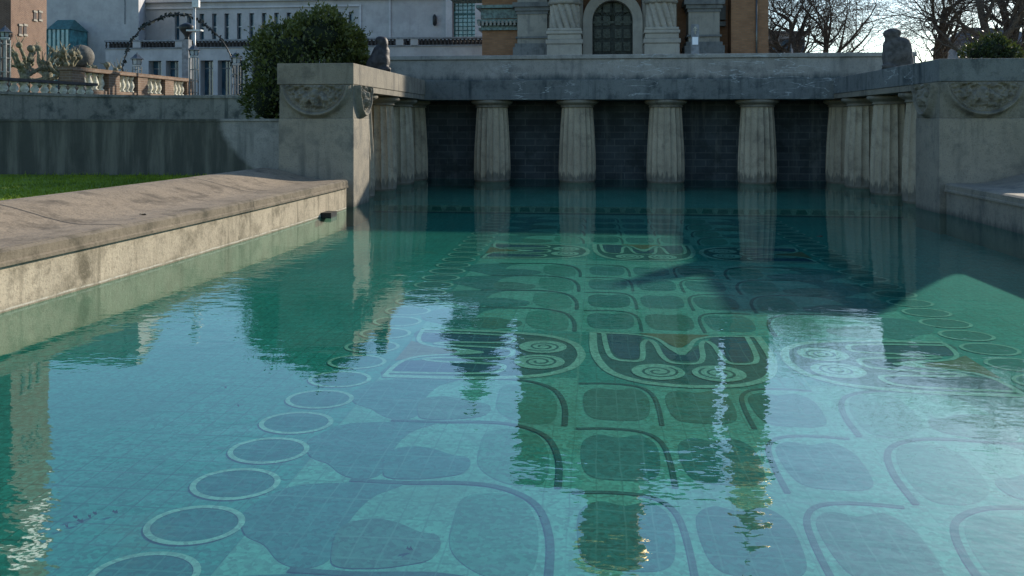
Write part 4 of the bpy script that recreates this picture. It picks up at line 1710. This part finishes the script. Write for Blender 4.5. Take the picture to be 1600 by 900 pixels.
X0, X1 = mx(217), mx(790)
zb, ztop = 2.7, mz(-2)
holes = []
pxs = [276.5 + 19.45 * i for i in range(15)]
for p_ in pxs:
    holes.append((mx(p_ - 3.7), mx(p_ + 3.7), mz(60), mz(19)))
bay = (mx(708), mx(743), mz(62), mz(5))
holes.append(bay)
m = MB()
opening_wall(m, X0, X1, YM, zb, ztop, holes, .5)
m.add([(X0, YM, ztop), (X1, YM, ztop), (X1, YM + 14, ztop), (X0, YM + 14, ztop)], [(0, 1, 2, 3)])
m.add([(X1, YM, zb), (X1, YM + 14, zb), (X1, YM + 14, ztop), (X1, YM, ztop)], [(0, 1, 2, 3)])
m.build('wall', M['plaster'], mu)
for i, h in enumerate(holes[:-1]):
    m = MB()
    m.box((h[0] + .003, YM + .3, h[2]), (h[1] - .003, YM + .34, h[3]))
    wnd = m.build('window', M['glass'], mu)
    m = MB()
    zz = h[2] + (h[3] - h[2]) * .5
    m.box((h[0], YM + .26, zz - .04), (h[1], YM + .297, zz + .04))
    m.build('transom', M['white_metal'], wnd)
m = MB()
m.box((bay[0], YM + .35, bay[2]), (bay[1], YM + .4, bay[3]))
bw = m.build('window', M['glass_teal'], mu)
m = MB()
for i in range(1, 5):
    xx = bay[0] + (bay[1] - bay[0]) * i / 5
    m.box((xx - .025, YM + .31, bay[2]), (xx + .025, YM + .347, bay[3]))
for i in range(1, 9):
    zz = bay[2] + (bay[3] - bay[2]) * i / 9
    wd = .07 if i == 6 else .022
    m.box((bay[0], YM + .28, zz - wd), (bay[1], YM + .309, zz + wd))
m.build('glazing_bars', M['frame_teal'], bw)
m = MB()
for (a, b) in ((698, 707.6), (743.4, 756)):
    m.box((mx(a), YM - .35, zb), (mx(b), YM - .003, ztop))
m.box((mx(707.6) + .002, YM - .3, bay[3] + .003), (mx(743.4) - .002, YM - .003, ztop))
split(m, 'window_surround', M['plaster_trim'], mu)
m = MB()
m.box((X0, YM - .12, mz(11)), (mx(562), YM - .003, mz(8)))
m.box((X0, YM - .25, ztop - .12), (X1, YM - .004, ztop + .1))
m.box((mx(562) + .003, YM - .1, mz(62)), (mx(565), YM - .003, mz(8)))
m.box((mx(608), YM - .1, mz(62)), (mx(611), YM - .003, ztop - .13))
split(m, 'cornice', M['plaster_trim'], mu)
m = MB()
for i in range(15):
    a = mx(pxs[i] - 3.7)
    b = mx(pxs[i] + 3.7)
    m.box((a - .05, YM - .06, mz(61.5)), (b + .05, YM - .003, mz(60)))
split(m, 'sill', M['plaster_trim'], mu)
# wall lantern
m = MB()
m.lathe([(.05, 0), (.13, .1), (.13, .6), (.05, .75)], (mx(680), YM - .2, mz(43)), 8)
m.box((mx(680) - .03, YM - .15, mz(36)), (mx(680) + .03, YM - .002, mz(34)))
m.build('wall_lantern', M['dark_metal'], mu)
# terrace front with balustrade
YT = 50.0
m = MB()
ta, tb = mx(165, YT), mx(790, YT)
zt0 = mz(74, 500, YT)
holes = []
for i in range(7):
    pa = 232 + i * 27
    holes.append((mx(pa, YT), mx(pa + 20, YT), zb, mz(93, 500, YT)))
opening_wall(m, ta, tb, YT, zb, zt0, holes, .8)
m.add([(ta, YT, zt0), (tb, YT, zt0), (tb, YM - .01, zt0), (ta, YM - .01, zt0)], [(0, 1, 2, 3)])
m.build('terrace_front', M['plaster'], mu)
for h in holes:
    m = MB()
    m.box((h[0] + .003, YT + .6, h[2]), (h[1] - .003, YT + .65, h[3] - .003))
    dw = m.build('terrace_door', M['glass'], mu)
    m = MB()
    mxx = (h[0] + h[1]) / 2
    m.box((mxx - .03, YT + .56, h[2]), (mxx + .03, YT + .597, h[3] - .003))
    m.box((h[0], YT + .55, h[3] - .5), (h[1], YT + .597, h[3] - .44))
    m.build('frame', M['plaster_dark'], dw)
m = MB()
m.box((ta, YT - .15, mz(62.6, 500, YT)), (tb, YT + .3, mz(60, 500, YT)))
m.box((ta, YT - .08, zt0 + .003), (tb, YT + .25, zt0 + .08))
split(m, 'terrace_rail', M['plaster_dark'], mu)
m = MB()
zr0, zr1 = zt0 + .083, mz(62.6, 500, YT) - .003
xx = ta
i = 0
while xx < tb:
    baluster(m, (xx, YT + .08, zr0), zr1 - zr0, .075, 0, 6)
    xx += .24
m.build('terrace_balusters', M['terra_dark'], mu, kind='stuff')
m = MB()
for pp in (215, 281, 470, 625, 648):
    m.box((mx(pp - 6, YT), YT - .12, zr0), (mx(pp + 6, YT), YT + .28, zr1))
split(m, 'terrace_pier', M['plaster'], mu)
m = MB()
m.box((ta, YT + .45, zr0), (tb, YT + .5, zr1 - .02))
m.build('shade_panel', M['terra_dark'], mu)
# taller block behind, left
bl = thing('gallery_block', 'tall blank pale grey gallery block beside the brick tower', 'building', (mx(160, 50), 55, 2.7))
m = MB()
a = at_y(73, 190, 51)
b = at_y(217, 190, 51)
c_ = at_t(325, 190, 76)
m.prism([(a.x, a.y), (b.x - .02, b.y), (c_.x - 3, c_.y), (a.x - 3, c_.y)], 2.7, 13.6)
m.build('wall', M['plaster'], bl)
m = MB()
m.prism([(a.x - .2, a.y - .2), (b.x + .18, b.y - .2), (c_.x - 2.8, c_.y + .2), (a.x - 3.2, c_.y + .2)], 13.603, 13.9)
m.build('roof', M['roofslate'], bl)
m = MB()
m.add([(b.x - 1.0, 51.02 - .03, 8.1), (b.x - .9, 51 - .03, 8.1), (b.x - .9, 51 - .03, 13.5), (b.x - 1.0, 51 - .03, 13.5)], [(0, 1, 2, 3)])
m.build('downpipe', M['plaster_dark'], bl)
# conservatory
cv = thing('conservatory', 'small teal glazed conservatory wedged between brick tower and gallery block', 'conservatory', (mx(92, 49), 49, 2.7))
m = MB()
xa, xb = mx(74, 49), mx(108, 49)
m.box((xa, 49, 2.7), (xb, 50.9, mz(46, 90, 49)))
m.build('glazing', M['glass_teal'], cv)
m = MB()
z1 = mz(46, 90, 49)
z2 = mz(28, 90, 49)
m.add([(xa, 48.9, z1 + .003), (xb + .1, 48.9, z1 + .003), (xb + .1, 50.9, z1 + .003), (xa, 50.9, z1 + .003), (xa, 50, z2), (xb - .3, 50, z2)], [(0, 1, 5, 4), (1, 2, 5), (2, 3, 4, 5), (3, 0, 4)])
m.build('roof', M['frame_teal'], cv)
m = MB()
for i in range(6):
    xx = xa + (xb - xa) * i / 5
    m.box((xx - .03, 48.95, 2.7), (xx + .03, 48.997, z1 - .003))
for zz in (5.2, 6.2):
    m.box((xa, 48.93, zz), (xb, 48.949, zz + .05))
m.build('bars', M['frame_teal'], cv)

# ================================================================== BRICK TOWER
YW = 62.0
tw = thing('brick_tower', 'tall red brick tower with paired small windows at the left edge', 'tower', (mx(20, YW), YW + 5, 2.7))
xa, xb = mx(-80, YW), mx(17, YW)
# corner nearest the viewer at px 17; the sunny face runs back from there to px 76
pc = at_y(17, 190, YW)
pe = at_t(76, 190, 73)
pl_ = at_y(-95, 190, YW + 1)
pb = (pl_.x + (pe.x - pc.x), pl_.y + (pe.y - pc.y))
foot = [(pc.x, pc.y), (pe.x, pe.y), pb, (pl_.x, pl_.y)]
m = MB()
m.prism(foot, 2.7, 40)
twb = m.build('wall', M['redbrick'], tw)
fc = Vector((sum(p_[0] for p_ in foot) / 4, sum(p_[1] for p_ in foot) / 4))
m = MB()
big = [tuple(fc + (Vector(p_) - fc) * 1.04) for p_ in foot]
m.prism(big, 40.003, 40.7)
m.build('cornice', M['chapelstone'], tw)
ux = Vector((pl_.x - pc.x, pl_.y - pc.y)) / 5
for i, hgt in enumerate((3.0, 5.0, 6.4, 5.0, 3.0)):
    m = MB()
    p0 = Vector((pc.x, pc.y)) + ux * i
    p1 = p0 + ux
    back = Vector((pe.x - pc.x, pe.y - pc.y))
    prof = []
    for j in range(9):
        a = math.pi * j / 8
        cc = (p0 + p1) / 2 + (p0 - p1) / 2 * math.cos(a) * .97
        prof.append((cc, 40.7 + hgt * (.55 + .45 * math.sin(a))))
    prof = [(prof[0][0], 40.703)] + prof + [(prof[-1][0], 40.703)]
    n_ = len(prof)
    vs = [(c2.x, c2.y, z) for c2, z in prof] + [(c2.x + back.x, c2.y + back.y, z) for c2, z in prof]
    m.add(vs, [list(range(n_)), list(range(2 * n_ - 1, n_ - 1, -1))] + [(q_, n_ + q_, n_ + (q_ + 1) % n_, (q_ + 1) % n_) for q_ in range(n_)])
    m.build('rounded_crest', M['redbrick'], tw)
dface = Vector((pe.x - pc.x, pe.y - pc.y))
nf_ = Vector((dface.y, -dface.x)).normalized()


def tower_window(f0, f1, z0, z1, nm='window', mat=None, bars=True):
    m_ = MB()
    a_ = Vector((pc.x, pc.y)) + dface * f0
    b_ = Vector((pc.x, pc.y)) + dface * f1
    mid = (a_ + b_) / 2 + nf_ * .02
    m_.obox((mid.x, mid.y), dface, ((b_ - a_).length / 2, .03), z0, z1)
    wn = m_.build(nm, mat or M['terra_dark'], tw)
    m_ = MB()
    for zz in (z0 - .18, z1 + .01):
        mm = mid + nf_ * .03
        m_.obox((mm.x, mm.y), dface, ((b_ - a_).length / 2 + .1, .06), zz, zz + .17)
    m_.build('sill', M['chapelstone'], wn)


for (pxa, pya, h_) in ((54, 30, 10), (62, 30, 10), (31, 53, 12), (38.5, 53, 12)):
    f_ = (pxa - 17) / 59.0
    # perspective position along the face
    best = min(((abs((Vector((pc.x, pc.y)) + dface * (s_ / 200.0)).x / (Vector((pc.x, pc.y)) + dface * (s_ / 200.0)).y - ray(pxa).x / ray(pxa).y), s_ / 200.0) for s_ in range(201)))[1]
    pp = Vector((pc.x, pc.y)) + dface * best
    t2 = pp.y / ray(pxa).y
    tower_window(best - .035, best + .035, at_t(pxa, pya, t2).z, at_t(pxa, pya - h_, t2).z)
for zz in (14, 19, 24):
    for f_ in (.3, .5, .7):
        tower_window(f_ - .04, f_ + .04, zz, zz + 1.3)
# window bands wrapping the top, coloured pale to stand for the sun's glint
tower_window(.12, .88, 31.0, 32.6, 'window_band', M['white_metal'])
tower_window(.12, .88, 34.0, 35.6, 'window_band', M['white_metal'])
m = MB()
fm = Vector((pc.x, pc.y)) + dface * .9 + nf_ * .05
m.obox((fm.x, fm.y), dface, (.3, .06), 2.7, 6.0)
m.build('door', M['dark_metal'], tw)

# ================================================================== SMALL THINGS ON THE WATER AND COPING
def leaf(px, py, z, s_, label, seed):
    rr = random.Random(seed)
    p = at_z(px, py, z)
    m = MB()
    pts = []
    for i in range(10):
        a = 2 * math.pi * i / 10
        r_ = s_ * (1 if i % 2 == 0 else .6) * rr.uniform(.8, 1.2)
        pts.append((p.x + r_ * math.cos(a), p.y + r_ * .8 * math.sin(a), z + .008 + .02 * abs(math.sin(a * 1.5))))
    m.add(pts + [(p.x, p.y, z + .006)], [(i, (i + 1) % 10, 10) for i in range(10)])
    tag(m.build('fallen_leaf', M['leafdead']), label, 'leaf')


leaf(1281, 371, 0, .06, 'dead leaf floating on the shaded water near the right columns', 1)
leaf(223, 337, .63, .045, 'single dead leaf lying on the sunlit coping', 2)

for i, (px, py) in enumerate([(104, 826), (118, 812), (126, 818), (140, 811), (148, 806), (180, 804), (372, 637), (352, 608), (640, 862)]):
    leaf(px, py, ZF + .004, .010 + .004 * (i % 3), 'small dark sunken leaf lying on the pool floor in the foreground', 40 + i)
    bpy.context.scene.collection.objects[-1]['group'] = 'sunken leaves on the pool floor'
